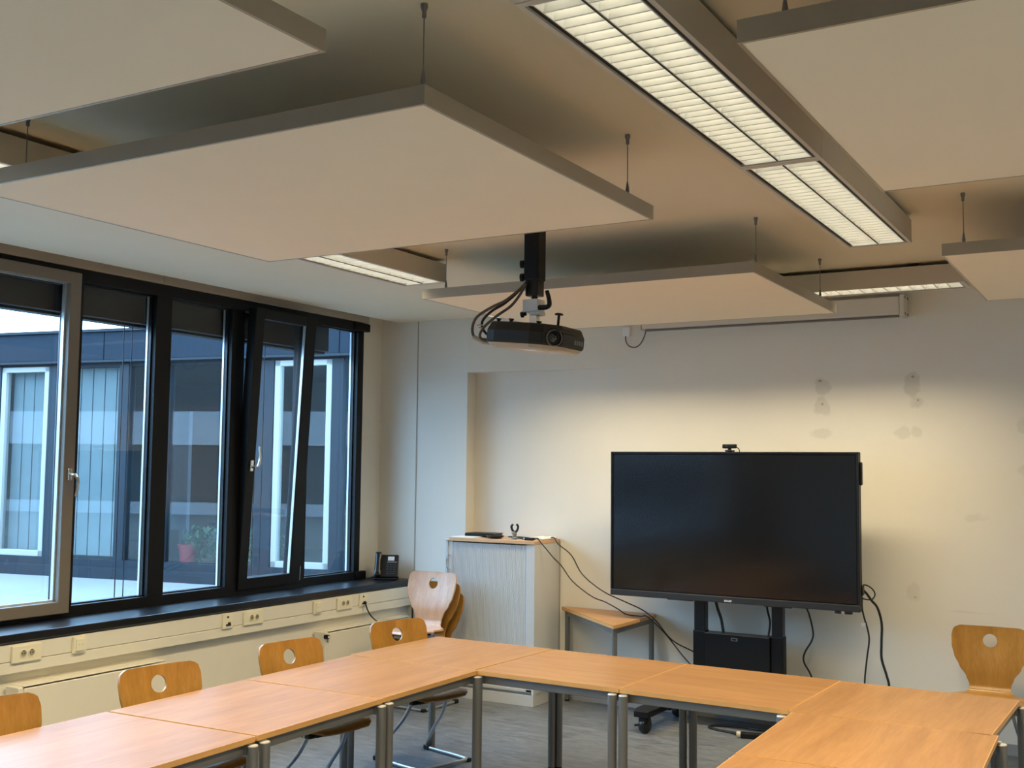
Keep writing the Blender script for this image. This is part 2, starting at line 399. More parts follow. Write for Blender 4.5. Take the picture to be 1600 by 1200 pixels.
# near windows, out of the photo to the left, that let daylight in
g7 = window_light(7, -1.5, 3.42, 'row of window lights nearer the camera')
for k in range(6):
    a = -1.5+k*.82
    MB().box((-5.505, a+.05, .86), (-5.499, a+.82, 2.76)).build('pane', 'window_glass', g7)
    MB().box((FX0, a-.02, .866), (FX1, a+.06, 2.752), .003).build('post', 'frame_black', g7)
# outside blind boxes and guide wires
bx = thing('blind_box', 'dark outside blind box across the top of the windows', 'blind box', (-5.66, 4, 2.56))
for a, b in ((-1.5, 1.0), (1.01, 3.42), (3.43, 4.93), (4.94, 6.76)):
    MB().box((-5.74, a, 2.575), (-5.58, b, 2.98), .004).build('cover', 'exterior_dark', bx)
    MB().box((-5.70, a, 2.558), (-5.62, b, 2.574)).build('bottom_slat', 'frame_black', bx)
for y in (4.84, 4.905, 6.05, 6.13): MB().cyl((-5.66, y, .84), (-5.66, y, 2.57), .0035, n=6).build('guide_wire', 'exterior_dark', bx)

# ------------------------------------------------------------------ outside: flat roof, opposite building, far wing, plants
struct(MB().box((-32, -7, .20), (-5.78, 11.5, .44)).build('ground', 'roof_membrane'), 'pale flat roof of the courtyard outside')
FA = rad(10); FO = Vector((-9.5, 8.6, 0))
FM = Matrix.Translation(FO) @ Matrix.Rotation(FA, 4, 'Z')
fb = thing('building', 'blue grey building with wide windows across the courtyard', 'building', tuple(FO+Vector((0, 0, .44))), FA)
def fbox(mb, u0, u1, d0, d1, z0, z1, bev=0.):
    # d = depth behind the facade plane
    return mb.box((u0, d0, z0), (u1, d1, z1), bev, mtx=FM)
for a, b in ((-14, -6.65), (-6.64, -3.65), (-3.64, -.66), (-.65, 2.3), (2.31, 5.3)):
    fbox(MB(), a, b, -.10, .25, 2.84, 3.155, .006).build('fascia_panel', 'fascia_blue', fb)
fbox(fbox(MB(), -14, 5.3, -.13, .4, 3.155, 3.185), -14, 5.3, -.11, .3, 2.815, 2.84).build('roof_edge', 'facade_frame', fb)
fbox(fbox(fbox(MB(), -14, 5.3, 3.6, 3.75, .44, 2.9), -14, 5.3, .3, 3.7, 2.86, 3.15), -14, 5.3, .12, 3.7, .44, .55).build('inner_wall', 'facade_room', fb)
fbox(fbox(MB(), -14, 5.3, -.16, .15, .44, .555), -14, 5.3, -.05, .12, .555, .635).build('base_ledge', 'facade_frame', fb)
fbox(MB(), -14, 5.3, .0, .1, 2.77, 2.84).build('window_head', 'facade_frame', fb)
for a, b in ((-4.0, -3.85), (-2.32, -2.17), (-1.47, -1.29), (-.49, -.36), (.0, .17), (1.30, 1.50), (2.19, 2.32), (3.1, 3.25)):
    fbox(MB(), a, b, -.03, .1, .555, 2.80, .004).build('post', 'facade_frame', fb)
for a, b in ((-2.165, -1.475), (1.505, 2.185)):
    t = MB()
    for q in ((a, a+.065, .635, 2.79), (b-.065, b, .635, 2.79), (a, b, .635, .70), (a, b, 2.73, 2.79)): fbox(t, q[0], q[1], -.02, .06, q[2], q[3], .004)
    t.build('sash', 'facade_white', fb)
for a, b in ((-5.5, -4.0), (-3.85, -2.32), (-2.11, -1.53), (-1.29, -.49), (-.36, 0), (.17, 1.30), (1.57, 2.12), (2.32, 3.1)):
    fbox(MB(), a, b, .02, .026, .64, 2.78).build('pane', 'facade_glass', fb)
slat = None
def slats(a, b, step, wdt):
    u = a
    while u+wdt <= b+.001:
        fbox(MB(), u, u+wdt, .12, .128, .66, 2.80).build('blind_slat', 'blind_fabric', fb); u += step
slats(-2.11, -1.50, .155, .141); slats(-1.29, -.46, .165, .151); slats(-3.85, -2.32, .165, .151)
# half drawn panel, wall piece and dark door in the narrow light
fbox(MB(), -.19, -.02, .3, .34, .64, 2.6).build('curtain', 'blind_fabric', fb)
fbox(fbox(MB(), -.36, -.21, .5, .56, 1.2, 1.75), -.36, -.02, .5, .56, .64, .95).build('door', 'facade_room', fb)
fbox(MB(), -.36, -.0, .6, .66, .64, 2.3).build('partition', 'facade_dim', fb)
# rear wing closing the courtyard, seen only mirrored in the panes opposite
wg = thing('building', 'far wing with white bands mirrored in the panes across the courtyard', 'building', (-17, -6.6, .44))
for z0, z1 in ((.44, .74), (2.2, 3.05)): MB().box((-32, -6.9, z0), (-6.2, -6.5, z1)).build('white_band', 'wing_white', wg)
for z0, z1 in ((.74, 2.2), (3.05, 4.5)): MB().box((-32, -6.85, z0), (-6.2, -6.65, z1)).build('window_band', 'wing_dark', wg)
def leafy(name, u, d, z, ru, rz, n, parent):
    mb = MB(); bm = mb.bm
    for i in range(n):
        t = random.random()*2*PI; q = random.random()**.5
        c = FM @ Vector((u+math.cos(t)*ru*q, d+random.uniform(-.08, .16), z+math.sin(t)*rz*q))
        l = random.uniform(.03, .06); wd = l*.42
        R = Matrix.Rotation(random.random()*6.3, 3, 'Z') @ Matrix.Rotation(random.uniform(-1.2, 1.2), 3, 'X') @ Matrix.Rotation(random.uniform(-.6, .6), 3, 'Y')
        v = [bm.verts.new(c+R@Vector(p)) for p in ((0, -l, 0), (wd, -l*.2, .006), (wd*.7, l*.5, .004), (0, l, -.006), (-wd*.7, l*.5, .004), (-wd, -l*.2, .006))]
        bm.faces.new(v)
    return mb.build(name, 'leaf_green', parent)
def potted(u, d, zt, ru, rz, pot, lab, red=False, n=230):
    base = FM @ Vector((u, d, .55)); p = thing('potted_plant', lab, 'plant', tuple(base))
    h = .27 if red else .14
    MB().lathe([(0, 0), (.075, 0), (.10, h-.03), (.112, h-.03), (.115, h), (.098, h), (.09, h-.04), (0, h-.04)], base, (0, 0, 1), 18).build('pot', pot, p, True)
    st = MB()
    for k in range(6):
        a = random.uniform(-.6, .6)*ru
        st.tube([base+Vector((0, 0, h-.04)), FM@Vector((u+a*.5, d, .55+h+rz*.5)), FM@Vector((u+a, d, .55+h+rz))], .005, 5, 3)
    st.build('stem', 'leaf_green', p)
    leafy('foliage', u+(.1 if red else 0), d, zt, ru, rz, n, p)
potted(.36, .16, .90, .14, .12, 'pot_red', 'plant in tall red pot behind the pane across the courtyard', True, 90)
potted(.64, .20, .80, .22, .20, 'pot_brown', 'bushy green plant right beside the red pot')
potted(.98, .18, .81, .24, .20, 'pot_brown', 'bushy green plant second to the right of red pot')
potted(1.30, .22, .78, .20, .19, 'pot_brown', 'green plant partly behind the tilted sash')

# ------------------------------------------------------------------ hung acoustic panels
PZ0, PZ1 = 2.584, 2.635
def panel(x0, x1, y0, y1, label, wires):
    p = thing('ceiling_panel', label, 'ceiling panel', ((x0+x1)/2, (y0+y1)/2, PZ0), 0, 'hung acoustic panels')
    MB().box((x0+.008, y0+.008, PZ0+.001), (x1-.008, y1-.008, PZ1-.004)).build('panel_field', 'panel_fabric', p)
    rect_frame_xy(MB(), x0, x1, y0, y1, PZ0, PZ1, .009).build('edge_frame', 'panel_alu', p)
    for (x, y) in wires:
        wv = MB().cyl((x, y, PZ1+.02), (x, y, ZC-.02), .0018, n=6).build('wire', 'steel_grey', p)
        MB().lathe([(0, 0), (.009, 0), (.010, .008), (.006, .02), (.006, .035), (0, .035)], (x, y, ZC), (0, 0, -1), 10).build('ceiling_fixing', 'steel_grey', wv)
        MB().lathe([(0, 0), (.006, 0), (.007, .02), (.004, .04), (.002, .05), (0, .05)], (x, y, PZ1-.002), (0, 0, 1), 10).build('gripper', 'steel_grey', wv)
    return p
def rect_frame_xy(mb, x0, x1, y0, y1, z0, z1, t):
    mb.box((x0, y0, z0), (x1, y0+t, z1)); mb.box((x0, y1-t, z0), (x1, y1, z1)); mb.box((x0, y0+t, z0), (x0+t, y1-t, z1)); mb.box((x1-t, y0+t, z0), (x1, y1-t, z1)); return mb
panel(-3.395, -1.556, 2.232, 3.688, 'large hung white panel in the middle, between grey sash window and long lamp', [(-1.574, 2.25), (-1.556-.018, 3.499), (-3.27, 2.36), (-3.27, 3.56)])
panel(-3.395, -1.550, .385, 1.844, 'hung white panel cut by the upper left corner of the photo', [(-1.61, 1.62), (-3.30, 1.70), (-1.67, .5), (-3.27, .5)])
panel(-3.395, -1.566, 4.883, 6.372, 'hung white panel above the projector, farthest one on the left', [(-1.578, 4.945), (-1.580, 6.078), (-3.27, 4.92), (-3.27, 6.25)])
panel(-.748, 1.09, 2.222, 3.656, 'hung white panel at the upper right border, beside the long lamp', [(-.655, 2.26), (.97, 2.34), (-.62, 3.53), (.97, 3.53)])
panel(-.757, 1.09, 4.862, 6.245, 'hung white panel at the right border, farther from the camera', [(-.676, 4.90), (.97, 4.99), (-.63, 6.1), (.97, 6.1)])
panel(-.748, 1.09, .385, 1.83, 'hung white panel out of view to the right of the camera', [(-.62, .5), (.97, 1.7)])

# ------------------------------------------------------------------ ceiling lamps with louvres
LZ0, LZ1 = 2.722, 2.828
blade_src = {}
def lamp(cx, cy, axis, L, Wd, rows, label, gap=True, nblade=None, power=1.):
    rz = 0 if axis == 'y' else PI/2
    t = thing('ceiling_lamp', label, 'ceiling lamp', (cx, cy, LZ0), rz, 'louvre lamps')
    hw, hl = Wd/2, L/2; H = LZ1-LZ0
    e = .014
    hb = MB().box((-hw, -hl, .0), (-hw+e, hl, H)).box((hw-e, -hl, 0), (hw, hl, H)).box((-hw+e, -hl, 0), (hw-e, -hl+.022, H)).box((-hw+e, hl-.022, 0), (hw-e, hl, H)).box((-hw+e, -hl+e, H-.012), (hw-e, hl-e, H))
    ho = hb.build('housing', 'lamp_paint', t, local=True)
    MB().box((-.09, -hl+.25, H), (.09, -hl+.29, H+.022)).box((-.09, hl-.29, H), (.09, hl-.25, H+.022)).build('bracket', 'lamp_gap', t, local=True)
    MB().box((-hw+e, -hl+e, H-.02), (hw-e, hl-e, H-.0125)).build('tray', 'lamp_gap', t, local=True)
    iw = hw-e-.013; il = hl-.022-.008
    rw = 2*iw/rows
    for sx in (-1, 1): MB().box((sx*(iw+.0065)-.006, -il, .007), (sx*(iw+.0065)+.006, il, .012)).build('gap_strip', 'lamp_gap', t, local=True)
    # side reflectors and spine
    rb = MB()
    for r in range(rows):
        x0 = -iw+r*rw; x1 = x0+rw
        for s, xa in ((1, x0+.0015), (-1, x1-.0015)):
            rb.prism([(xa, .004), (xa+s*.003, .004), (xa+s*.022, .075), (xa+s*.014, .075)], 'y', -il, il)
        rb.prism([(x0+.02, .072), (x0+rw/2, .084), (x1-.02, .072), (x1-.02, .075), (x0+rw/2, .087), (x0+.02, .075)], 'y', -il, il)
    rb.box((-iw, -il-.003, .002), (iw, -il, .075)).box((-iw, il, .002), (iw, il+.003, .075))
    rb.build('reflector', 'lamp_reflector', t, local=True)
    if rows == 2: MB().box((-.0016, -il, .001), (.0016, il, .07)).build('spine', 'lamp_gap', t, local=True)
    n = nblade or int(2*il/.05)
    key = (round(rw, 3),)
    for r in range(rows):
        xc = -iw+(r+.5)*rw
        MB().cyl((xc, -il+.02, .062), (xc, il-.02, .062), .008, n=10).build('tube', 'lamp_tube', t, True, local=True)
        for k in range(1, n):
            y = -il+2*il*k/n
            if key not in blade_src:
                b = MB().prism([(-.0030, .004), (.0030, .004), (.008, .042), (-.008, .042)], 'x', -rw/2+.004, rw/2-.004)
                o = b.build('louvre_blade', 'lamp_blade', t, local=True); blade_src[key] = o; o.location = (xc, y, 0)
            else: inst('louvre_blade', blade_src[key], t, (xc, y, 0))
    ld = bpy.data.lights.new('lamp_light', 'AREA'); ld.shape = 'RECTANGLE'; ld.size = 2*iw-.02; ld.size_y = 2*il-.04
    ld.energy = LAMP_POWER*power*(L/1.54); ld.color = LAMP_COL; ld.spread = rad(128)
    lo = bpy.data.objects.new('lamp_light', ld); COL.objects.link(lo); lo.parent = t; lo.location = (0, 0, -.001)
    return t
lamp(-1.083, 4.441, 'y', 1.556, .285, 2, 'louvre lamp in the long double row, the unit farther from camera')
lamp(-1.083, 2.882, 'y', 1.556, .285, 2, 'louvre lamp in the long double row, the unit nearer the camera')
lamp(-1.083, 1.323, 'y', 1.556, .285, 2, 'louvre lamp at the top border joining the long double row', power=1.7)
lamp(-3.592, 4.42, 'y', 1.545, .285, 2, 'louvre lamp near the windows, seen past the middle panel')
lamp(-3.592, 2.84, 'y', 1.545, .285, 2, 'louvre lamp near the windows at the left border of the photo')
lamp(-3.592, 1.26, 'y', 1.545, .285, 2, 'louvre lamp near the windows, out of view beside the camera', power=.9)
lamp(-3.215, 6.535, 'x', 1.545, .23, 1, 'narrow louvre lamp hidden behind the panel above the projector', nblade=22, power=.88)
lamp(-1.66, 6.535, 'x', 1.545, .23, 1, 'narrow louvre lamp across the room in front of the projection screen', nblade=22, power=.88)
lamp(1.40, 4.452, 'y', 1.545, .285, 2, 'louvre lamp out of view on the right, far unit', power=1.5)
lamp(1.40, 1.29, 'y', 1.545, .285, 2, 'louvre lamp out of view on the right, near unit', power=1.5)

# ------------------------------------------------------------------ projection screen case and its socket
sc = thing('projection_screen', 'long pale rolled up projection screen case above the display', 'projection screen', (-2.28, 7.35, 2.67))
MB().box((-3.17, 7.295, 2.684), (-1.397, 7.41, 2.803), .008).build('case', 'screen_case', sc)
MB().box((-3.15, 7.315, 2.670), (-1.405, 7.34, 2.683), .003).build('bottom_bar', 'steel_grey', sc)
MB().box((-1.396, 7.29, 2.672), (-1.366, 7.418, 2.815), .008).build('end_bracket', 'screen_case', sc)
MB().box((-3.20, 7.29, 2.68), (-3.171, 7.418, 2.805), .008).build('end_bracket', 'screen_case', sc)
for z in (2.69, 2.795):
    for y in (7.31, 7.39): MB().cyl((-1.367, y, z), (-1.361, y, z), .008, n=10).build('screw', 'steel_grey', sc)
so = MB().box((-3.365, 7.39, 2.652), (-3.305, 7.42, 2.72), .005).build('junction_box', 'white_plastic'); tag(so, 'small white junction box at the left end of projection screen', 'junction box')
tag(MB().tube([(-3.338, 7.395, 2.655), (-3.333, 7.392, 2.615), (-3.308, 7.388, 2.58), (-3.262, 7.385, 2.567), (-3.216, 7.375, 2.585), (-3.18, 7.365, 2.635), (-3.16, 7.355, 2.684)], .0045, 6, 5).build('cable', 'cable_brown', smooth=True), 'short cable looping from junction box to projection screen', 'cable')

# ------------------------------------------------------------------ cable trunking, outlets, radiators on the parapet
tk = thing('cable_trunking', 'cream cable trunking along the wall under the black sill', 'cable trunking', (-5.15, 5, .6))
TX = -5.128
MB().box((-5.165, YR+.1, .664), (TX, YF-.002, .752), .002).build('upper_cover', 'trunking_plastic', tk)
MB().box((-5.165, YR+.1, .604), (TX+.004, YF-.002, .661), .002).build('lower_cover', 'trunking_plastic', tk)
def outlet2(y, label, dbl=True):
    o = thing('wall_socket', label, 'socket', (TX, y, .70))
    MB().box((TX, y-.088, .655), (TX+.016, y+.088, .742), .004).build('cover_plate', 'outlet_plastic', o)
    for s in (-.024, .024):
        c = MB().lathe([(0, 0), (.0205, 0), (.0205, .001), (.018, .002), (0, .002)], (TX+.0155, y+s, .70), (1, 0, 0), 18).build('socket_well', 'outlet_shade', o)
        MB().lathe([(.0175, 0), (.0215, 0), (.0215, .004), (.0175, .004), (.0175, 0)], (TX+.0155, y+s, .70), (1, 0, 0), 18).build('socket_rim', 'outlet_plastic', c)
        MB().box((TX+.017, y+s-.009, .697), (TX+.0183, y+s-.004, .705)).box((TX+.017, y+s+.004, .697), (TX+.0183, y+s+.009, .705)).box((TX+.017, y+s-.005, .712), (TX+.0185, y+s+.005, .717)).build('contact', 'outlet_dark', c)
outlet2(3.826, 'double socket at the left border under the grey sash window'); outlet2(5.507, 'double socket in the middle, right of a data socket'); outlet2(6.446, 'double socket nearest the room corner, left of the plugged data socket')
def switch(y, label):
    o = thing('wall_switch', label, 'switch', (TX, y, .70))
    MB().box((TX, y-.042, .655), (TX+.018, y+.042, .745), .004).build('cover_plate', 'outlet_plastic', o)
    r = MB().box((TX+.017, y-.027, .668), (TX+.024, y+.027, .733), .002).build('rocker', 'outlet_plastic', o)
    MB().box((TX+.0238, y-.012, .70), (TX+.0245, y-.009, .704)).box((TX+.0238, y+.010, .70), (TX+.0245, y+.013, .704)).build('mark', 'outlet_dark', r)
switch(4.152, 'square switch right of the leftmost double socket'); switch(6.143, 'square blank switch between two double sockets toward the corner')
def data(y, label):
    o = thing('data_socket', label, 'data socket', (TX, y, .70))
    MB().box((TX, y-.043, .655), (TX+.016, y+.043, .745), .004).build('cover_plate', 'outlet_plastic', o)
    MB().box((TX+.0155, y-.012, .722), (TX+.018, y+.004, .733)).box((TX+.0155, y-.02, .672), (TX+.019, y+.022, .684)).box((TX+.0155, y-.004, .684), (TX+.018, y+.02, .694)).build('jack', 'outlet_dark', o)
data(5.273, 'data socket left of the middle double socket'); data(6.662, 'data socket with a black plug, nearest the corner')
tag(MB().box((TX+.017, 6.655, .672), (TX+.035, 6.675, .69), .003).tube([(TX+.03, 6.665, .675), (-5.09, 6.68, .63), (-5.085, 6.72, .58), (-5.085, 6.79, .535), (-5.085, 6.88, .50), (-5.09, 7.0, .46)], .005, 6, 6).build('plug_cable', 'cable_black', smooth=True), 'black cable plugged into the corner data socket, running down', 'cable')
tag(MB().tube([(-5.11, 7.27, .80), (-5.105, 7.275, .72), (-5.105, 7.275, .60), (-5.10, 7.27, .45), (-5.10, 7.26, .2)], .006, 6, 4).build('phone_cable', 'cable_black', smooth=True), 'black phone cable hanging down at the end of sill', 'cable')
def radiator(y0, y1, zt, label, valve=True):
    o = thing('radiator', label, 'radiator', (-5.10, (y0+y1)/2, .10))
    x0, x1 = -5.158, -5.05
    MB().box((x1-.015, y0+.035, .10), (x1, y1, zt-.012), .006).build('front_panel', 'radiator_paint', o)
    MB().box((x0+.006, y0+.035, .10), (x0+.016, y1, zt-.012)).build('rear_panel', 'radiator_paint', o)
    MB().box((x0+.004, y0+.03, zt-.012), (x1-.022, y1, zt), .003).box((x1-.024, y0+.03, zt-.004), (x1+.002, y1, zt), .002).build('top_grille', 'radiator_paint', o)
    e = MB().box((x0+.004, y0, .10), (x1-.001, y0+.033, zt-.004), .006).build('end_cover', 'radiator_paint', o)
    MB().box((x1-.002, y0+.022, zt-.075), (x1+.0008, y0+.026, zt-.045)).build('slot', 'outlet_dark', e)
    if valve:
      v = MB().cyl((x1-.01, y0+.008, zt-.035), (x1+.022, y0+.008, zt-.035), .017, .015, 16).build('valve', 'black_plastic', o, True)
      MB().cyl((x1+.0215, y0+.008, zt-.035), (x1+.025, y0+.008, zt-.035), .008, n=12).build('valve_cap', 'white_plastic', v)
    MB().box((x0, y0+.2, .0), (x0+.008, y0+.24, .12)).box((x0, y1-.24, 0), (x0+.008, y1-.2, .12)).build('foot', 'radiator_paint', o)
radiator(3.735, 4.72, .545, 'cream radiator behind the chair at the left border', False); radiator(6.155, 7.18, .535, 'cream radiator near the corner behind the farthest tucked chair')

# ------------------------------------------------------------------ phone on the sill
ph = thing('desk_phone', 'black desk phone with small white display on the sill corner', 'phone', (-5.275, 7.155, .806), rad(30))
lean = Matrix.Rotation(rad(-62), 4, 'X')
PB = Matrix.Translation((0, -.055, .016)) @ Matrix.Rotation(rad(66), 4, 'X')
def pbox(mb, a, b, bev=.004): return mb.box(a, b, bev, mtx=PB)
MB().box((-.09, -.075, 0), (.09, .075, .016), .006).prism([(.0, .01), (.075, .01), (.05, .15), (.035, .155)], 'x', -.05, .05).build('base', 'black_plastic', ph, local=True)
b = pbox(MB(), (-.09, 0, -.012), (.095, .185, .014), .008).build('body', 'black_plastic', ph, local=True)
pbox(MB(), (.012, .135, .0135), (.062, .168, .016), .001).build('display', 'lcd_white', ph, local=True)
hs = MB()
pbox(hs, (-.088, .145, .012), (-.035, .20, .042), .010); pbox(hs, (-.088, .005, .012), (-.035, .06, .040), .010); pbox(hs, (-.082, .02, .022), (-.041, .19, .045), .010)
hs.build('handset', 'black_satin', ph, local=True)
kb = pbox(MB(), (-.008, .012, .0135), (-.0079, .0121, .0136), 0)
kb.bm.free()
for r in range(5):
    for c in range(3):
        pbox(MB(), (.004+c*.026, .022+r*.018, .0135), (.024+c*.026, .033+r*.018, .0175), .002).build('button', 'tv_bezel', ph, local=True)
pbox(MB(), (.006, .118, .0135), (.082, .128, .016), .001).build('label_strip', 'steel_grey', ph, local=True)
MB().tube([(-.085, -.04, .02), (-.12, -.05, .012), (-.135, -.02, .01), (-.11, .02, .012), (-.09, .05, .02)], .007, 6, 5).build('cord', 'cable_black', ph, True, local=True)

# ------------------------------------------------------------------ tables
TZ = .66; TS = .404
def leg_round(mb, x, y, zt, r=.0215): return mb.cyl((x, y, .012), (x, y, zt), r, n=18)
def table(cx, cy, rot, out, wd, label):
    t = thing('table', label, 'table', (cx, cy, 0), rad(rot), 'square tables set in a U')
    q = TS-.003; top = MB().box((-q, -q, TZ-.0215), (q, q, TZ)).build('table_top', wd, t, local=True)
    rect_frame_xy(MB(), -TS, TS, -TS, TS, TZ-.0215, TZ-.0003, .003).build('edge_band', 'beech_edge', top, local=True)
    fr = MB(); a = TS-.03; z0, z1 = TZ-.064, TZ-.0225
    fr.box((-a, -a-.012, z0), (a, -a+.012, z1), .003).box((-a, a-.012, z0), (a, a+.012, z1), .003).box((-a-.012, -a, z0), (-a+.012, a, z1), .003).box((a-.012, -a, z0), (a+.012, a, z1), .003)
    for sx in (-1, 1):
        for sy in (-1, 1):
            fr.box((min(sx*a, sx*(TS+.01)), sy*a-.012, z0), (max(sx*a, sx*(TS+.01)), sy*a+.012, z1)) if out == 'x' else fr.box((sx*a-.012, min(sy*a, sy*(TS+.01)), z0), (sx*a+.012, max(sy*a, sy*(TS+.01)), z1))
    fr.build('frame', 'steel_grey', t, local=True)
    for sx in (-1, 1):
        for sy in (-1, 1):
            lx, ly = (sx*(TS+.012), sy*(TS-.026)) if out == 'x' else (sx*(TS-.026), sy*(TS+.012))
            l = leg_round(MB(), lx, ly, TZ-.030).build('leg', 'steel_grey', t, True, local=True)
            MB().lathe([(0, 0), (.0215, 0), (.020, .004), (0, .005)], (lx, ly, TZ-.030), (0, 0, 1), 18).build('leg_cap', 'leg_cap', l, local=True)
            MB().cyl((lx, ly, 0), (lx, ly, .013), .019, .0215, 16).build('foot', 'black_plastic', l, local=True)
    return t
table(-3.432, 5.300, -1.8, 'x', 'beech_table_cross', 'beech table at the far left corner of the U')
table(-2.612, 5.268, -1.8, 'y', 'beech_table', 'beech table in the far row, right of the corner one by chairs')
table(-1.800, 5.242, -1.8, 'y', 'beech_table', 'beech table in the far row just before the large display')
table(-.990, 5.210, -1.5, 'x', 'beech_table_cross', 'beech table at the far right corner of the U')
table(-3.418, 4.478, .6, 'x', 'beech_table_cross', 'beech table in left column next to the far left corner table')
table(-3.402, 3.656, 1.0, 'x', 'beech_table_cross', 'beech table in the left column, second from corner')
table(-3.386, 2.832, 1.2, 'x', 'beech_table_cross', 'beech table cut by the lower left border of the photo')
table(-.966, 4.396, 1.6, 'x', 'beech_table_cross', 'beech table in the right column next to the far right corner')
table(-.940, 3.575, 1.8, 'x', 'beech_table_cross', 'beech table cut by the bottom border on the right')

# triangular side table
tt = thing('side_table', 'triangular beech side table standing between cabinet and display', 'table', (-3.3, 7.15, 0))
TL, TF, TR = Vector((-3.865, 7.405)), Vector((-3.085, 6.66)), Vector((-3.085, 7.405))
def round_tri(P, r, n=5):
    out = []
    for i in range(3):
        p = P[i]; a = (P[i-1]-p).normalized(); b = (P[(i+1) % 3]-p).normalized()
        for k in range(n+1):
            t = k/n; s = p+a*r*(1-t)**2+b*r*t**2
            out.append((s.x, s.y))
    return out
MB().prism(round_tri([TL, TF, TR], .05), 'z', .648, .671).build('table_top', 'beech_table', tt)
MB().prism(round_tri([TL+Vector((-.001, .0)), TF+Vector((.0012, -.0015)), TR+Vector((.0012, 0))], .05), 'z', .651, .668).build('edge_band', 'beech_edge', tt)
Li, Fi, Ri = TL+Vector((.085, -.045)), TF+Vector((-.028, .075)), TR+Vector((-.032, -.045))
fr = MB()
for a, b in ((Li, Fi), (Fi, Ri), (Ri, Li)):
    d = (b-a); L_ = d.length; M_ = Matrix.Translation((a.x, a.y, 0)) @ Matrix.Rotation(math.atan2(d.y, d.x), 4, 'Z')
    fr.box((0, -.01, .611), (L_, .01, .647), .002, mtx=M_)
fr.build('frame', 'steel_grey', tt)
for p in (Li, Fi, Ri):
    l = leg_round(MB(), p.x, p.y, .648, .018).build('leg', 'steel_grey', tt, True)
    MB().cyl((p.x, p.y, 0), (p.x, p.y, .014), .0165, .018, 14).build('foot', 'black_plastic', l)

# ------------------------------------------------------------------ shell chairs
def shell_mesh():
    prof = [(-.235, .800), (-.232, .780), (-.222, .730), (-.205, .660), (-.186, .590), (-.170, .520), (-.163, .460), (-.157, .425), (-.138, .394), (-.105, .382), (-.04, .375), (.04, .375), (.12, .383), (.18, .387), (.22, .379), (.235, .368)]
    prof = [(x, z if z < .39 else .39+(z-.39)*.93) for x, z in prof]
    P = [Vector((x, 0, z)) for x, z in prof]; Q = []
    for i in range(len(P)-1):
        p0 = P[max(i-1, 0)]; p1 = P[i]; p2 = P[i+1]; p3 = P[min(i+2, len(P)-1)]
        for k in range(8):
            t = k/8; Q.append(.5*((2*p1)+(p2-p0)*t+(2*p0-5*p1+4*p2-p3)*t*t+(3*p1-p0-3*p2+p3)*t**3))
    Q.append(P[-1])
    S = [0]
    for a, b in zip(Q, Q[1:]): S.append(S[-1]+(b-a).length)
    tot = S[-1]
    def at(s):
        for i in range(len(S)-1):
            if S[i+1] >= s: f = (s-S[i])/(S[i+1]-S[i]); return Q[i].lerp(Q[i+1], f)
        return Q[-1]
    ks = [(0, .168), (.006, .188), (.022, .206), (.06, .214), (.12, .212), (.18, .198), (.24, .170), (.30, .130), (.345, .113), (.38, .115), (.41, .135), (.44, .175), (.48, .205), (.56, .213), (.66, .212), (.72, .205), (.755, .18), (.775, .15)]
    ks = [(a*tot/.775, b) for a, b in ks]
    def wid(s):
        for (a, wa), (b, wb) in zip(ks, ks[1:]):
            if b >= s: f = (s-a)/(b-a); f = f*f*(3-2*f)*.6+f*.4; return wa+(wb-wa)*f
        return ks[-1][1]
    NS, NT = 84, 36; hole_s, hole_r = .085, .040
    bm = bmesh.new(); G = []
    UV = {}
    for i in range(NS+1):
        s = tot*i/NS; row = []
        c = at(s); w_ = wid(s)
        for j in range(NT+1):
            t = -1+2*j/NT; y = t*w_
            row.append((s, y))
        G.append(row)
    def place(s, y):
        c = at(max(s, 0)); back = max(0, 1-s/.34)
        dx = .55*y*y*min(1, back*1.6) if s < .34 else 0
        dz = .28*y*y*max(0, min(1, (s-.42)/.1)) if s > .42 else 0
        dz -= .22*max(0, abs(y)-.16) if s > .6 else 0
        return bm.verts.new((c.x+dx, y, c.z+dz))
    VV = {}
    def vert(i, j):
        if (i, j) not in VV: VV[(i, j)] = place(*G[i][j])
        return VV[(i, j)]
    i0 = max(i for i in range(NS) if G[i][0][0] < hole_s-hole_r*1.25); i1 = min(i for i in range(NS) if G[i][0][0] > hole_s+hole_r*1.25)
    ic = round((i0+i1)/2); j0 = max(j for j in range(NT) if G[ic][j][1] < -hole_r*1.25); j1 = NT-j0
    for i in range(NS):
        for j in range(NT):
            if i0 <= i < i1 and j0 <= j < j1: continue
            bm.faces.new([vert(i, j), vert(i+1, j), vert(i+1, j+1), vert(i, j+1)])
    loop = [(i, j0) for i in range(i0, i1)]+[(i1, j) for j in range(j0, j1)]+[(i, j1) for i in range(i1, i0, -1)]+[(i0, j) for j in range(j1, j0, -1)]
    rim = []; mid = []
    for i, j in loop:
        sy = G[i][j]; an = math.atan2(sy[1], sy[0]-hole_s)
        rs, ry = hole_s+math.cos(an)*hole_r, math.sin(an)*hole_r
        rim.append(place(rs, ry)); mid.append(place((rs+sy[0])/2, (ry+sy[1])/2))
    n_ = len(loop)
    for k in range(n_):
        q = (k+1) % n_
        bm.faces.new([vert(*loop[k]), vert(*loop[q]), mid[q], mid[k]]); bm.faces.new([mid[k], mid[q], rim[q], rim[k]])
    bmesh.ops.recalc_face_normals(bm, faces=bm.faces[:])
    bmesh.ops.solidify(bm, geom=bm.faces[:], thickness=.011)
    me = bpy.data.meshes.new('shell'); bm.to_mesh(me); bm.free()
    for p in me.polygons: p.use_smooth = True
    try: me.set_sharp_from_angle(angle=rad(50))
    except Exception: pass
    return me
SHELL = shell_mesh()
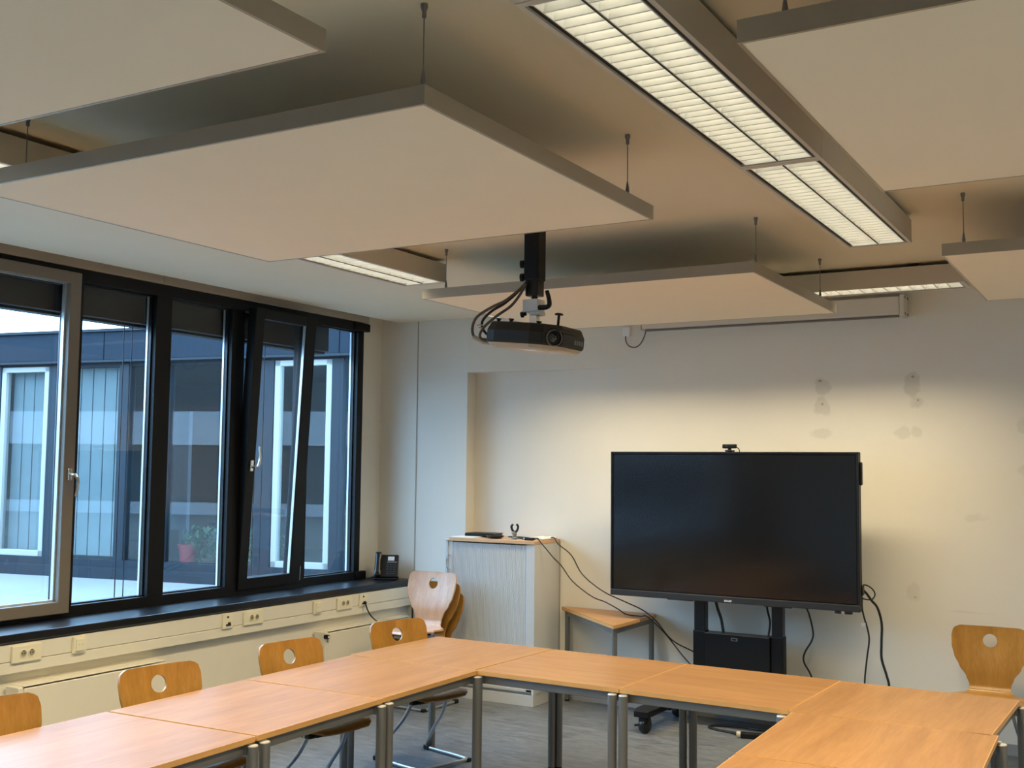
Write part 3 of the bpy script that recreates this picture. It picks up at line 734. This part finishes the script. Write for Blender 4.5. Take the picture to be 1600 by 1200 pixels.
def make_chair(label, loc, rot, ply='chair_ply'):
    t = thing('chair', label, 'chair', loc, rot, 'beech shell chairs')
    me = SHELL if not SHELL.materials or SHELL.materials[0] == MATS[ply] else SHELL.copy()
    if not me.materials: me.materials.append(MATS[ply])
    else: me.materials[0] = MATS[ply]
    o = bpy.data.objects.new('seat_shell', me); COL.objects.link(o); o.parent = t; WM[o] = WM[t]
    MB().box((-.03, -.12, .346), (.15, .12, .366), .008).box((.06, -.15, .342), (.13, -.10, .368), .008).box((.06, .10, .342), (.13, .15, .368), .008).build('seat_mount', 'black_plastic', t, local=True)
    for s in (-1, 1):
        y = s*.135; yo = s*.19
        l = MB().tube([(.10, y, .355), (.085, y*1.02, .325), (.04, s*.15, .25), (-.06, s*.17, .14), (-.13, yo, .055), (-.145, yo, .026), (-.125, yo, .013), (-.08, yo, .012), (.10, yo, .012), (.24, s*.18, .012)], .0105, 10, 5).build('leg', 'steel_blue', t, True, local=True)
        MB().box((-.16, yo-.015, 0), (-.115, yo+.015, .028), .006).build('glide', 'black_plastic', l, local=True)
        MB().box((.215, s*.18-.015, 0), (.25, s*.18+.015, .022), .006).build('glide', 'black_plastic', l, local=True)
    MB().tube([(.235, -.18, .013), (.235, .18, .013)], .0095, 8, 1).build('cross_bar', 'steel_blue', t, True, local=True)
    MB().tube([(.085, -.15, .355), (.085, .15, .355)], .011, 8, 1).build('seat_bar', 'steel_blue', t, True, local=True)
    return t
def chair_at(bx, by, rot):
    # bx,by = where the back's upper edge stands; local back is at x=-.23
    c, s = math.cos(rot), math.sin(rot); return (bx+.215*c, by+.215*s, 0)
c0 = make_chair('beech shell chair tucked in, cut by the left border', chair_at(-3.95, 2.78, rad(-9)), rad(-9))
R_ = rad(-9); dup(c0, chair_at(-3.965, 3.655, R_), R_, 'beech shell chair tucked in before the cream radiator at left')
R_ = rad(-8); dup(c0, chair_at(-3.965, 4.535, R_), R_, 'beech shell chair tucked in at the table next to far corner')
R_ = rad(-15); dup(c0, chair_at(-3.965, 5.49, R_), R_, 'beech shell chair tucked in at the far left corner table')
R_ = rad(-88); dup(c0, chair_at(-.90, 7.26, R_), R_, 'beech shell chair against the back wall right of the display')
# stack of three beside the cabinet
R_ = rad(-92)
dup(c0, (*chair_at(-4.60, 6.93, R_)[:2], 0.0), R_, 'lowest chair of the stack in front of the cabinet')
dup(c0, (*chair_at(-4.605, 6.885, R_)[:2], .075), R_, 'middle chair of the stack in front of the cabinet')
make_chair('topmost pale chair of the stack in front of the cabinet', (*chair_at(-4.61, 6.84, R_)[:2], .15), R_, 'chair_ply_pale')

# ------------------------------------------------------------------ tambour cabinet and the things on it
CX0, CX1, CY0, CY1, CH = -4.632, -3.872, 7.02, 7.41, 1.166
cb = thing('cabinet', 'grey roller shutter cabinet with beech top beside the pier', 'cabinet', ((CX0+CX1)/2, (CY0+CY1)/2, 0))
MB().box((CX0, CY0, .08), (CX0+.018, CY1, CH-.026)).box((CX1-.018, CY0, .08), (CX1, CY1, CH-.026)).box((CX0, CY1-.01, .08), (CX1, CY1, CH-.026)).box((CX0, CY0+.03, .08), (CX1, CY1, .10)).build('body', 'cabinet_grey', cb)
MB().box((CX0-.002, CY0-.006, CH-.025), (CX1+.002, CY1, CH), .002).build('top_board', 'cabinet_wood', cb)
MB().box((CX0+.004, CY0+.004, 0), (CX1-.004, CY1, .079), .002).build('plinth', 'cabinet_grey', cb)
td = MB(); n = 52; a = CX0+.06; b = CX1-.065
for i in range(n):
    x0 = a+(b-a)*i/n; x1 = a+(b-a)*(i+1)/n; q = (x1-x0)*.18
    td.prism([(x0, CY0+.016), (x0+q, CY0+.008), (x1-q, CY0+.008), (x1, CY0+.016)], 'z', .115, CH-.034)
td.build('shutter', 'tambour', cb)
MB().box((b, CY0+.002, .10), (CX1-.018, CY0+.02, CH-.028), .002).box((CX0+.018, CY0+.006, .10), (a, CY0+.02, CH-.028), .002).box((CX0+.018, CY0+.002, .10), (CX1-.018, CY0+.02, .116)).build('door_rail', 'cabinet_grey', cb)
hnd = MB().tube([(CX0+.035, CY0+.005, .93), (CX0+.035, CY0-.022, .935), (CX0+.03, CY0-.028, .98), (CX0+.035, CY0-.022, 1.03), (CX0+.04, CY0+.005, 1.035)], .005, 8, 5).build('handle', 'chrome', cb, True)
MB().box((CX0+.0, CY0-.007, CH-.02), (CX0+.035, CY0-.0055, CH-.004)).build('label_plate', 'white_plastic', cb)
# things on top
tag(MB().box((-4.60, 7.04, CH), (-4.40, 7.25, CH+.006), .001).build('paper_stack', 'paper_white'), 'small stack of white paper under the black book on cabinet', 'paper')
bk = thing('book', 'closed black book lying on white paper on the cabinet', 'book', (-4.43, 7.24, CH+.0065), rad(4))
MB().box((-.12, -.085, .001), (.12, .085, .004), .001).box((-.12, -.085, .020), (.12, .085, .023), .001).box((-.12, -.085, .001), (-.114, .085, .023)).build('cover', 'black_plastic', bk, local=True)
MB().box((-.113, -.08, .0041), (.112, .082, .0199)).build('pages', 'black_satin', bk, local=True)
MB().lathe([(0, 0), (.035, 0), (.062, .012), (.066, .022), (.062, .022), (.045, .010), (0, .006)], (-4.262, 7.10, CH), (0, 0, 1), 22)
ds = MB().lathe([(0, 0), (.035, 0), (.062, .012), (.066, .022), (.062, .022), (.045, .010), (0, .006)], (-4.262, 7.12, CH), (0, 0, 1), 22).build('dish', 'black_satin', smooth=True); tag(ds, 'shallow black dish on cabinet top beside the book', 'dish')
ck = thing('clamp', 'small dark forked clamp standing on the cabinet top', 'clamp', (-4.085, 7.10, CH))
MB().lathe([(0, 0), (.022, 0), (.022, .012), (.015, .02), (.017, .045), (.010, .055), (0, .056)], (-4.085, 7.10, CH), (0, 0, 1), 14).build('foot', 'steel_grey', ck, True)
MB().tube([(-4.085, 7.10, CH+.05), (-4.105, 7.10, CH+.07), (-4.112, 7.10, CH+.095), (-4.100, 7.10, CH+.108)], .009, 8, 4).build('jaw', 'black_satin', ck, True)
MB().tube([(-4.085, 7.10, CH+.05), (-4.064, 7.10, CH+.068), (-4.056, 7.10, CH+.095), (-4.068, 7.10, CH+.11)], .009, 8, 4).build('jaw', 'black_satin', ck, True)
MB().cyl((-4.10, 7.085, CH+.045), (-4.07, 7.115, CH+.062), .008, n=10).build('screw', 'chrome', ck)
tag(MB().tube([(-4.19, 7.19, CH+.012), (-4.12, 7.185, CH+.011), (-4.0, 7.17, CH+.008)], lambda t: .004+.005*math.sin(min(1, t*1.2)*1.5), 8, 6).build('pen', 'black_satin', smooth=True), 'black pen lying behind the clamp on the cabinet', 'pen')
nb = thing('notebook', 'open notebook with pale pages at right end of cabinet top', 'notebook', (-3.94, 7.26, CH), rad(2))
MB().box((-.11, -.12, 0), (.062, .12, .004), .001).build('cover', 'black_plastic', nb, local=True)
MB().prism([(-.105, .0042), (.0, .0042), (.058, .0042), (.056, .012), (.02, .019), (-.01, .008), (-.05, .018), (-.10, .011)], 'y', -.112, .112).build('pages', 'paper_white', nb, local=True)
sp_ = MB().box((-3.985, 7.06, CH), (-3.915, 7.11, CH+.02), .009).build('adapter', 'black_plastic'); tag(sp_, 'black adapter in front of the notebook on the cabinet', 'adapter')
tag(MB().tube([(-3.93, 7.09, CH+.012), (-3.885, 7.085, CH+.016), (-3.862, 7.09, CH-.01), (-3.762, 7.10, 1.05), (-3.709, 7.12, .995), (-3.621, 7.13, .887), (-3.48, 7.15, .79), (-3.38, 7.16, .757), (-3.282, 7.16, .715), (-3.22, 7.16, .684), (-3.11, 7.15, .680), (-3.05, 7.14, .680), (-2.925, 7.14, .58), (-2.80, 7.15, .44), (-2.72, 7.16, .36)], .0048, 6, 5).build('cable', 'cable_black', smooth=True), 'lower black cable sagging from the cabinet front over side table', 'cable')
tag(MB().tube([(-3.90, 7.30, CH+.008), (-3.865, 7.30, CH+.012), (-3.82, 7.29, CH-.035), (-3.70, 7.26, 1.06), (-3.60, 7.24, .93), (-3.43, 7.22, .825), (-3.25, 7.21, .762), (-3.12, 7.21, .715), (-3.016, 7.20, .651), (-2.899, 7.20, .531), (-2.747, 7.20, .468), (-2.68, 7.20, .44)], .0048, 6, 5).build('cable', 'cable_black', smooth=True), 'upper black cable sagging from the cabinet corner to display stand', 'cable')

# ------------------------------------------------------------------ display on its rolling stand
TX0, TX1, TZ0, TZ1, TY = -3.290, -1.606, .826, 1.807, 7.055
tv = thing('display', 'large black flat display panel mounted before the back wall', 'display', ((TX0+TX1)/2, TY+.03, TZ0))
MB().box((TX0, TY, TZ0), (TX1, TY+.05, TZ1), .006).box((TX0+.25, TY+.045, TZ0+.12), (TX1-.25, TY+.085, TZ1-.15), .015).build('body', 'black_plastic', tv)
MB().box((TX0+.022, TY-.003, TZ0+.047), (TX1-.022, TY+.002, TZ1-.022), .0005).build('screen', 'tv_screen', tv)
MB().box((TX0+.001, TY-.012, TZ0-.001), (TX1-.001, TY+.02, TZ0+.040), .004).build('bottom_bezel', 'tv_bezel', tv)
MB().box((TX0, TY-.008, TZ0+.041), (TX0+.012, TY+.02, TZ1), .002).box((TX1-.012, TY-.008, TZ0+.041), (TX1, TY+.02, TZ1), .002).box((TX0, TY-.008, TZ1-.012), (TX1, TY+.02, TZ1), .002).build('frame', 'black_satin', tv)
MB().box((TX1-.002, TY+.01, 1.60), (TX1+.014, TY+.045, 1.745), .008).build('side_module', 'black_plastic', tv)
MB().box((TX1-.16, TY-.01, TZ0-.018), (TX1-.05, TY+.02, TZ0), .008).build('sensor', 'black_satin', tv)
MB().cyl((TX1-.105, TY-.0105, TZ0-.010), (TX1-.105, TY-.0135, TZ0-.010), .011, n=12).build('button', 'chrome', tv)
for xx in (-2.78, -2.12): MB().box((xx-.09, TY-.0125, TZ0-.006), (xx+.09, TY+.01, TZ0+.002), .002).build('pen_rest', 'black_satin', tv)
fc = bpy.data.curves.new('lettering', 'FONT'); fc.body = 'SHARP'; fc.size = .017; fc.align_x = 'CENTER'; fc.extrude = .0006; fc.offset = .0006
fo = bpy.data.objects.new('lettering_curve', fc); COL.objects.link(fo)
dg = bpy.context.evaluated_depsgraph_get(); me = bpy.data.meshes.new_from_object(fo.evaluated_get(dg)); bpy.data.objects.remove(fo)
me.transform(Matrix.Translation((-2.448, TY-.0128, TZ0+.006)) @ Matrix.Rotation(PI/2, 4, 'X')); me.transform(WM[tv].inverted())
lo_ = bpy.data.objects.new('lettering', me); COL.objects.link(lo_); lo_.parent = tv; me.materials.clear(); me.materials.append(MATS['white_plastic'])
wc = thing('webcam', 'small black webcam sitting on top of the display', 'webcam', (-2.44, TY+.02, TZ1))
MB().box((-2.487, TY-.005, TZ1+.022), (-2.393, TY+.025, TZ1+.050), .006).build('body', 'black_plastic', wc)
MB().cyl((-2.455, TY-.0045, TZ1+.036), (-2.455, TY-.009, TZ1+.036), .009, n=14).build('lens', 'lens_glass', wc, True)
MB().box((-2.465, TY-.012, TZ1+.001), (-2.415, TY+.045, TZ1+.012), .003).box((-2.45, TY+.002, TZ1+.010), (-2.43, TY+.02, TZ1+.024), .002).build('clip', 'black_plastic', wc)
MB().tube([(-2.40, TY+.022, TZ1+.03), (-2.385, TY+.03, TZ1+.02), (-2.383, TY+.05, TZ1-.01), (-2.383, TY+.09, TZ1-.1)], .003, 6, 4).build('cord', 'cable_black', wc, True)

st = thing('display_stand', 'black rolling stand with two columns carrying the display', 'display stand', (-2.42, 7.12, 0))
for xa, xb in ((-2.728, -2.640), (-2.200, -2.118)):
    c = MB().box((xa+.005, 7.152, .10), (xb-.005, 7.218, 1.35), .006).build('column', 'black_satin', st)
    MB().box((xa, 7.145, .09), (xb, 7.225, .62), .006).build('sleeve', 'black_plastic', c)
MB().box((-2.640, 7.13, .18), (-2.200, 7.225, .610), .005).build('equipment_box', 'black_plastic', st)
MB().box((-2.640, 7.125, .598), (-2.200, 7.23, .613), .003).build('box_lid', 'black_satin', st)
pl = MB().box((-2.457, 7.126, .571), (-2.413, 7.1295, .592), .001).build('name_plate', 'steel_grey', st)
MB().box((-2.449, 7.1250, .5765), (-2.421, 7.1262, .5865)).build('plate_field', 'black_plastic', pl)
MB().box((-2.74, 7.13, 1.18), (-2.10, 7.15, 1.28), .003).box((-2.74, 7.13, 1.45), (-2.10, 7.15, 1.5), .003).box((-2.72, 7.13, 1.18), (-2.66, 7.15, 1.5)).box((-2.18, 7.13, 1.18), (-2.12, 7.15, 1.5)).build('mount_plate', 'black_plastic', st)
MB().box((-2.93, 7.14, .085), (-1.93, 7.22, .135), .006).build('base_beam', 'black_plastic', st)
for xc, sx in ((-2.90, -1), (-1.96, 1)):
    arm = MB().prism([(xc-.055, 6.69), (xc+.045, 6.69), (xc+.055, 7.34), (xc-.055, 7.34), (xc-.075, 7.2), (xc-.08, 6.78)], 'z', .105, .145, .004).build('foot_arm', 'black_plastic', st)
    for yc in (6.745, 7.31):
        w_ = MB().lathe([(0, -.026), (.030, -.026), (.046, -.020), (.050, -.010), (.050, .010), (.046, .020), (.030, .026), (0, .026)], (xc, yc, .050), (1, .25*sx, 0), 22).build('wheel', 'black_satin', arm, True)
        MB().box((xc-.034, yc-.04, .06), (xc+.034, yc+.03, .106), .014).cyl((xc-.028, yc-.03, .055), (xc-.055, yc-.045, .05), .007).build('fork', 'black_plastic', arm)
# cables around the display
def cab(name, pts, r, label, m='cable_black', sm=6): return tag(MB().tube(pts, r, 7, sm).build(name, m, smooth=True), label, 'cable')
cab('cable', [(-1.618, 7.12, .962), (-1.60, 7.17, .935), (-1.575, 7.21, .885), (-1.548, 7.25, .837), (-1.528, 7.27, .74), (-1.531, 7.27, .62), (-1.531, 7.27, .523), (-1.504, 7.27, .428), (-1.49, 7.28, .35), (-1.50, 7.29, .2), (-1.52, 7.27, .02)], .008, 'thick black power cable hanging right of the display')
cab('cable', [(-1.615, 7.115, .955), (-1.622, 7.16, .90), (-1.630, 7.20, .83), (-1.617, 7.22, .752), (-1.611, 7.22, .735), (-1.597, 7.23, .643), (-1.615, 7.24, .516), (-1.632, 7.25, .372), (-1.64, 7.27, .15), (-1.64, 7.27, .02)], .0055, 'thin black cable with white tag hanging by display edge')
tag(MB().box((-1.640, 7.205, .722), (-1.612, 7.210, .744), .001).build('cable_tag', 'paper_white'), 'small white paper tag on the thin hanging cable', 'tag')
cab('cable', [(-1.62, 7.115, .975), (-1.60, 7.15, .985), (-1.565, 7.17, .965), (-1.547, 7.18, .93), (-1.562, 7.17, .898), (-1.60, 7.14, .898), (-1.625, 7.115, .915)], .0042, 'thin cable loop sticking out at the display edge')
tag(MB().box((-1.618, 7.075, .925), (-1.598, 7.125, .985), .004).build('plug', 'black_plastic'), 'black plug at the lower right side of the display', 'plug')
cab('cable', [(-1.985, 7.16, .84), (-1.965, 7.20, .778), (-1.945, 7.22, .666), (-1.955, 7.23, .605), (-2.005, 7.24, .519), (-2.012, 7.25, .458), (-1.965, 7.26, .36), (-1.93, 7.26, .15), (-1.93, 7.25, .02)], .006, 'black cable hanging below the display, right of the columns')
cab('cable', [(-2.585, 7.17, .86), (-2.572, 7.19, .772), (-2.55, 7.20, .698), (-2.533, 7.20, .60)], .010, 'thick short cable between display and equipment box, left')
cab('cable', [(-2.235, 7.17, .86), (-2.235, 7.20, .779), (-2.222, 7.21, .70), (-2.235, 7.21, .60)], .007, 'thin short cable between display and equipment box, right')
ps = thing('power_strip', 'dark power strip on the floor under the display stand', 'power strip', (-2.24, 6.98, 0), rad(12))
MB().box((-.10, -.025, .0), (.20, .025, .035), .006).build('body', 'black_plastic', ps, local=True)
for k in range(3): MB().cyl((-.05+k*.08, 0, .0345), (-.05+k*.08, 0, .037), .018, n=14).build('socket_well', 'tv_bezel', ps, local=True)
MB().cyl((-.10, .0, .018), (-.125, .0, .018), .022, n=12).build('plug', 'cable_cream', ps, local=True)
cab('cable', [(-2.345, 6.955, .02), (-2.42, 7.03, .008), (-2.53, 7.055, .008), (-2.60, 7.10, .008), (-2.585, 7.16, .008), (-2.50, 7.20, .008), (-2.38, 7.215, .008), (-2.30, 7.20, .008), (-2.2, 7.22, .008)], .008, 'black cable looped on the floor under the stand')

# ------------------------------------------------------------------ projector on its ceiling pole
PX, PY = -2.384, 4.30
mt = thing('projector_mount', 'black telescopic ceiling pole carrying the projector', 'projector mount', (PX, PY, 2.335))
MB().box((PX-.037, PY-.037, 2.515), (PX+.037, PY+.037, ZC), .006).build('outer_tube', 'black_plastic', mt)
MB().box((PX-.032, PY-.032, 2.445), (PX+.032, PY+.032, 2.52), .006).build('inner_tube', 'black_satin', mt)
MB().box((PX-.09, PY-.09, ZC-.008), (PX+.09, PY+.09, ZC)).build('ceiling_plate', 'black_plastic', mt)
for z in (2.592, 2.532): MB().lathe([(0, 0), (.006, 0), (.006, .006), (.018, .008), (.018, .022), (0, .024)], (PX-.037, PY-.02, z), (-1, -.2, 0), 12).build('knob', 'black_plastic', mt, True)
MB().cyl((PX, PY, 2.43), (PX, PY, 2.446), .014, n=12).build('ball_joint', 'black_satin', mt)
MB().box((PX-.042, PY-.035, 2.375), (PX+.034, PY+.035, 2.431), .004).box((PX-.01, PY-.03, 2.36), (PX+.04, PY+.03, 2.376), .003).build('clamp_block', 'white_plastic', mt)
MB().box((PX-.016, PY-.016, 2.30), (PX+.020, PY+.016, 2.362), .002).build('post', 'chrome', mt)
MB().tube([(PX+.03, PY-.02, 2.392), (PX+.085, PY-.03, 2.392), (PX+.090, PY-.03, 2.42), (PX+.078, PY-.03, 2.462)], lambda t: .012-.003*t, 8, 4).build('clamp_lever', 'black_plastic', mt, True)
MB().lathe([(0, 0), (.008, 0), (.008, .012), (.014, .014), (.012, .026), (0, .026)], (PX-.03, PY-.02, 2.368), (-1, -.3, -.2), 10).build('set_screw', 'black_plastic', mt, True)
pt = rad(5.5)
pr = thing('projector', 'dark grey ceiling projector with pale underside hung upside down', 'projector', (PX+.005, PY, 2.262), 0, None, pt)
hx, hy = .178, .160
def prbody(z0, z1, i0, i1, bev): pass
out = [(-hx, -hy+.04), (-hx+.02, -hy+.008), (-hx+.06, -hy), (hx-.12, -hy), (hx-.06, -hy+.02), (hx, -hy+.09), (hx, hy-.03), (hx-.03, hy), (-hx+.03, hy), (-hx, hy-.03)]
def ring(bm, k, z): return [bm.verts.new((x*k, y*k, z)) for x, y in out]
def loft(levels):
    mb = MB(); bm = mb.bm; R = [ring(bm, k, z) for k, z in levels]
    for A, B in zip(R, R[1:]):
        for i in range(len(A)): bm.faces.new((A[i], A[(i+1) % len(A)], B[(i+1) % len(A)], B[i]))
    bm.faces.new(R[0][::-1]); bm.faces.new(R[-1]); bmesh.ops.recalc_face_normals(bm, faces=bm.faces[:]); return mb
loft([(.97, -.040), (1.0, -.031), (1.0, .014), (.93, .046), (.90, .052)]).build('casing', 'projector_dark', pr, local=True)
loft([(.78, -.061), (.90, -.055), (.96, -.0402)]).build('cover', 'projector_shell', pr, local=True)
MB().box((-.02, -.10, -.0622), (.06, -.02, -.0608), .0005).build('lamp_hatch', 'white_plastic', pr, local=True)
MB().box((-.06, -hy-.0015, -.02), (.02, -hy+.002, -.006)).build('vent_grille', 'cable_black', pr, local=True)
for k in range(4): MB().box((hx-.002, .035+k*.022, -.02), (hx+.0015, .05+k*.022, .0)).build('vent_slot', 'steel_grey', pr, local=True)
ln = MB().lathe([(.026, 0), (.036, 0), (.036, .018), (.032, .020), (.027, .012), (.026, 0)], (hx-.036, -.098, -.006), (1, -.86, 0), 26).build('lens_ring', 'black_satin', pr, True, local=True)
MB().lathe([(0, .014), (.012, .012), (.022, .006), (.028, .0), (0, 0)], (hx-.034, -.100, -.006), (1, -.86, 0), 24).build('lens', 'lens_glass', ln, True, local=True)
MB().lathe([(.0335, 0), (.0365, 0), (.0365, .002), (.0335, .002), (.0335, 0)], (hx-.0225, -.1095, -.006), (1, -.86, 0), 26).build('lens_trim', 'steel_grey', ln, True, local=True)
MB().prism([(hx-.09, .045), (hx-.02, .030), (hx+.002, .020), (hx+.002, .028), (hx-.02, .040), (hx-.09, .054)], 'y', -.11, .06, .002).build('lens_hood', 'projector_dark', pr, local=True)
for (x, y, l) in ((.125, -.03, .045),): MB().cyl((x, y, .03), (x, y, .055+l), .006, n=10).lathe([(0, 0), (.018, 0), (.019, .006), (.012, .010), (0, .010)], (x, y, .055+l), (0, 0, 1), 16).build('foot', 'black_plastic', pr, True, local=True)
for (x, y) in ((-.13, -.11), (-.06, -.12), (.04, -.05)): MB().cyl((x, y, .045), (x, y, .066), .008, n=10).lathe([(0, 0), (.012, 0), (.012, .006), (0, .006)], (x, y, .062), (0, 0, 1), 12).build('foot_socket', 'black_plastic', pr, True, local=True)
q = (PX-.165, PY-.05)
cab('cable', [(PX-.02, PY-.05, 2.50), (PX-.05, PY-.06, 2.468), (PX-.11, PY-.07, 2.425), (PX-.17, PY-.08, 2.40), (PX-.250, PY-.08, 2.36), (PX-.278, PY-.075, 2.31), (PX-.265, PY-.07, 2.268), (PX-.205, PY-.06, 2.255), (PX-.17, PY-.05, 2.248)], .0065, 'outermost brown projector cable, looping widest at left', 'cable_brown')
cab('cable', [(PX-.02, PY-.045, 2.505), (PX-.06, PY-.05, 2.462), (PX-.12, PY-.06, 2.415), (PX-.185, PY-.06, 2.385), (PX-.232, PY-.06, 2.345), (PX-.235, PY-.055, 2.31), (PX-.21, PY-.05, 2.28), (PX-.165, PY-.04, 2.272)], .0062, 'black projector cable with a tie, between two brown ones')
cab('cable', [(PX-.015, PY-.055, 2.495), (PX-.04, PY-.06, 2.45), (PX-.08, PY-.07, 2.40), (PX-.14, PY-.08, 2.362), (PX-.205, PY-.085, 2.315), (PX-.235, PY-.08, 2.275), (PX-.215, PY-.075, 2.252), (PX-.17, PY-.07, 2.25)], .0062, 'innermost brown projector cable ending in a pale plug', 'cable_brown')
tag(MB().cyl((PX-.272, PY-.072, 2.270), (PX-.225, PY-.06, 2.246), .011, n=10).cyl((PX-.225, PY-.06, 2.246), (PX-.175, PY-.05, 2.236), .009, n=10).build('cable_plug', 'cable_cream', smooth=True), 'pale plug at the left side of the projector', 'plug')
tag(MB().tube([(PX-.255, PY-.07, 2.322), (PX-.238, PY-.07, 2.325), (PX-.222, PY-.065, 2.318), (PX-.232, PY-.06, 2.312), (PX-.252, PY-.06, 2.314)], .003, 6, 4).build('cable_tie', 'cable_cream', smooth=True), 'pale tie around the black projector cable', 'cable tie')

# ------------------------------------------------------------------ daylight portals in the window openings
for k, (a, b) in enumerate(((-1.5, 3.42), (3.42, 7.03))):
    pd = bpy.data.lights.new('daylight_portal', 'AREA'); pd.shape = 'RECTANGLE'; pd.size = 1.9; pd.size_y = b-a; pd.cycles.is_portal = True
    po = bpy.data.objects.new('daylight_portal', pd); COL.objects.link(po); po.location = (-5.56, (a+b)/2, 1.81); po.rotation_euler = (0, -PI/2, 0)
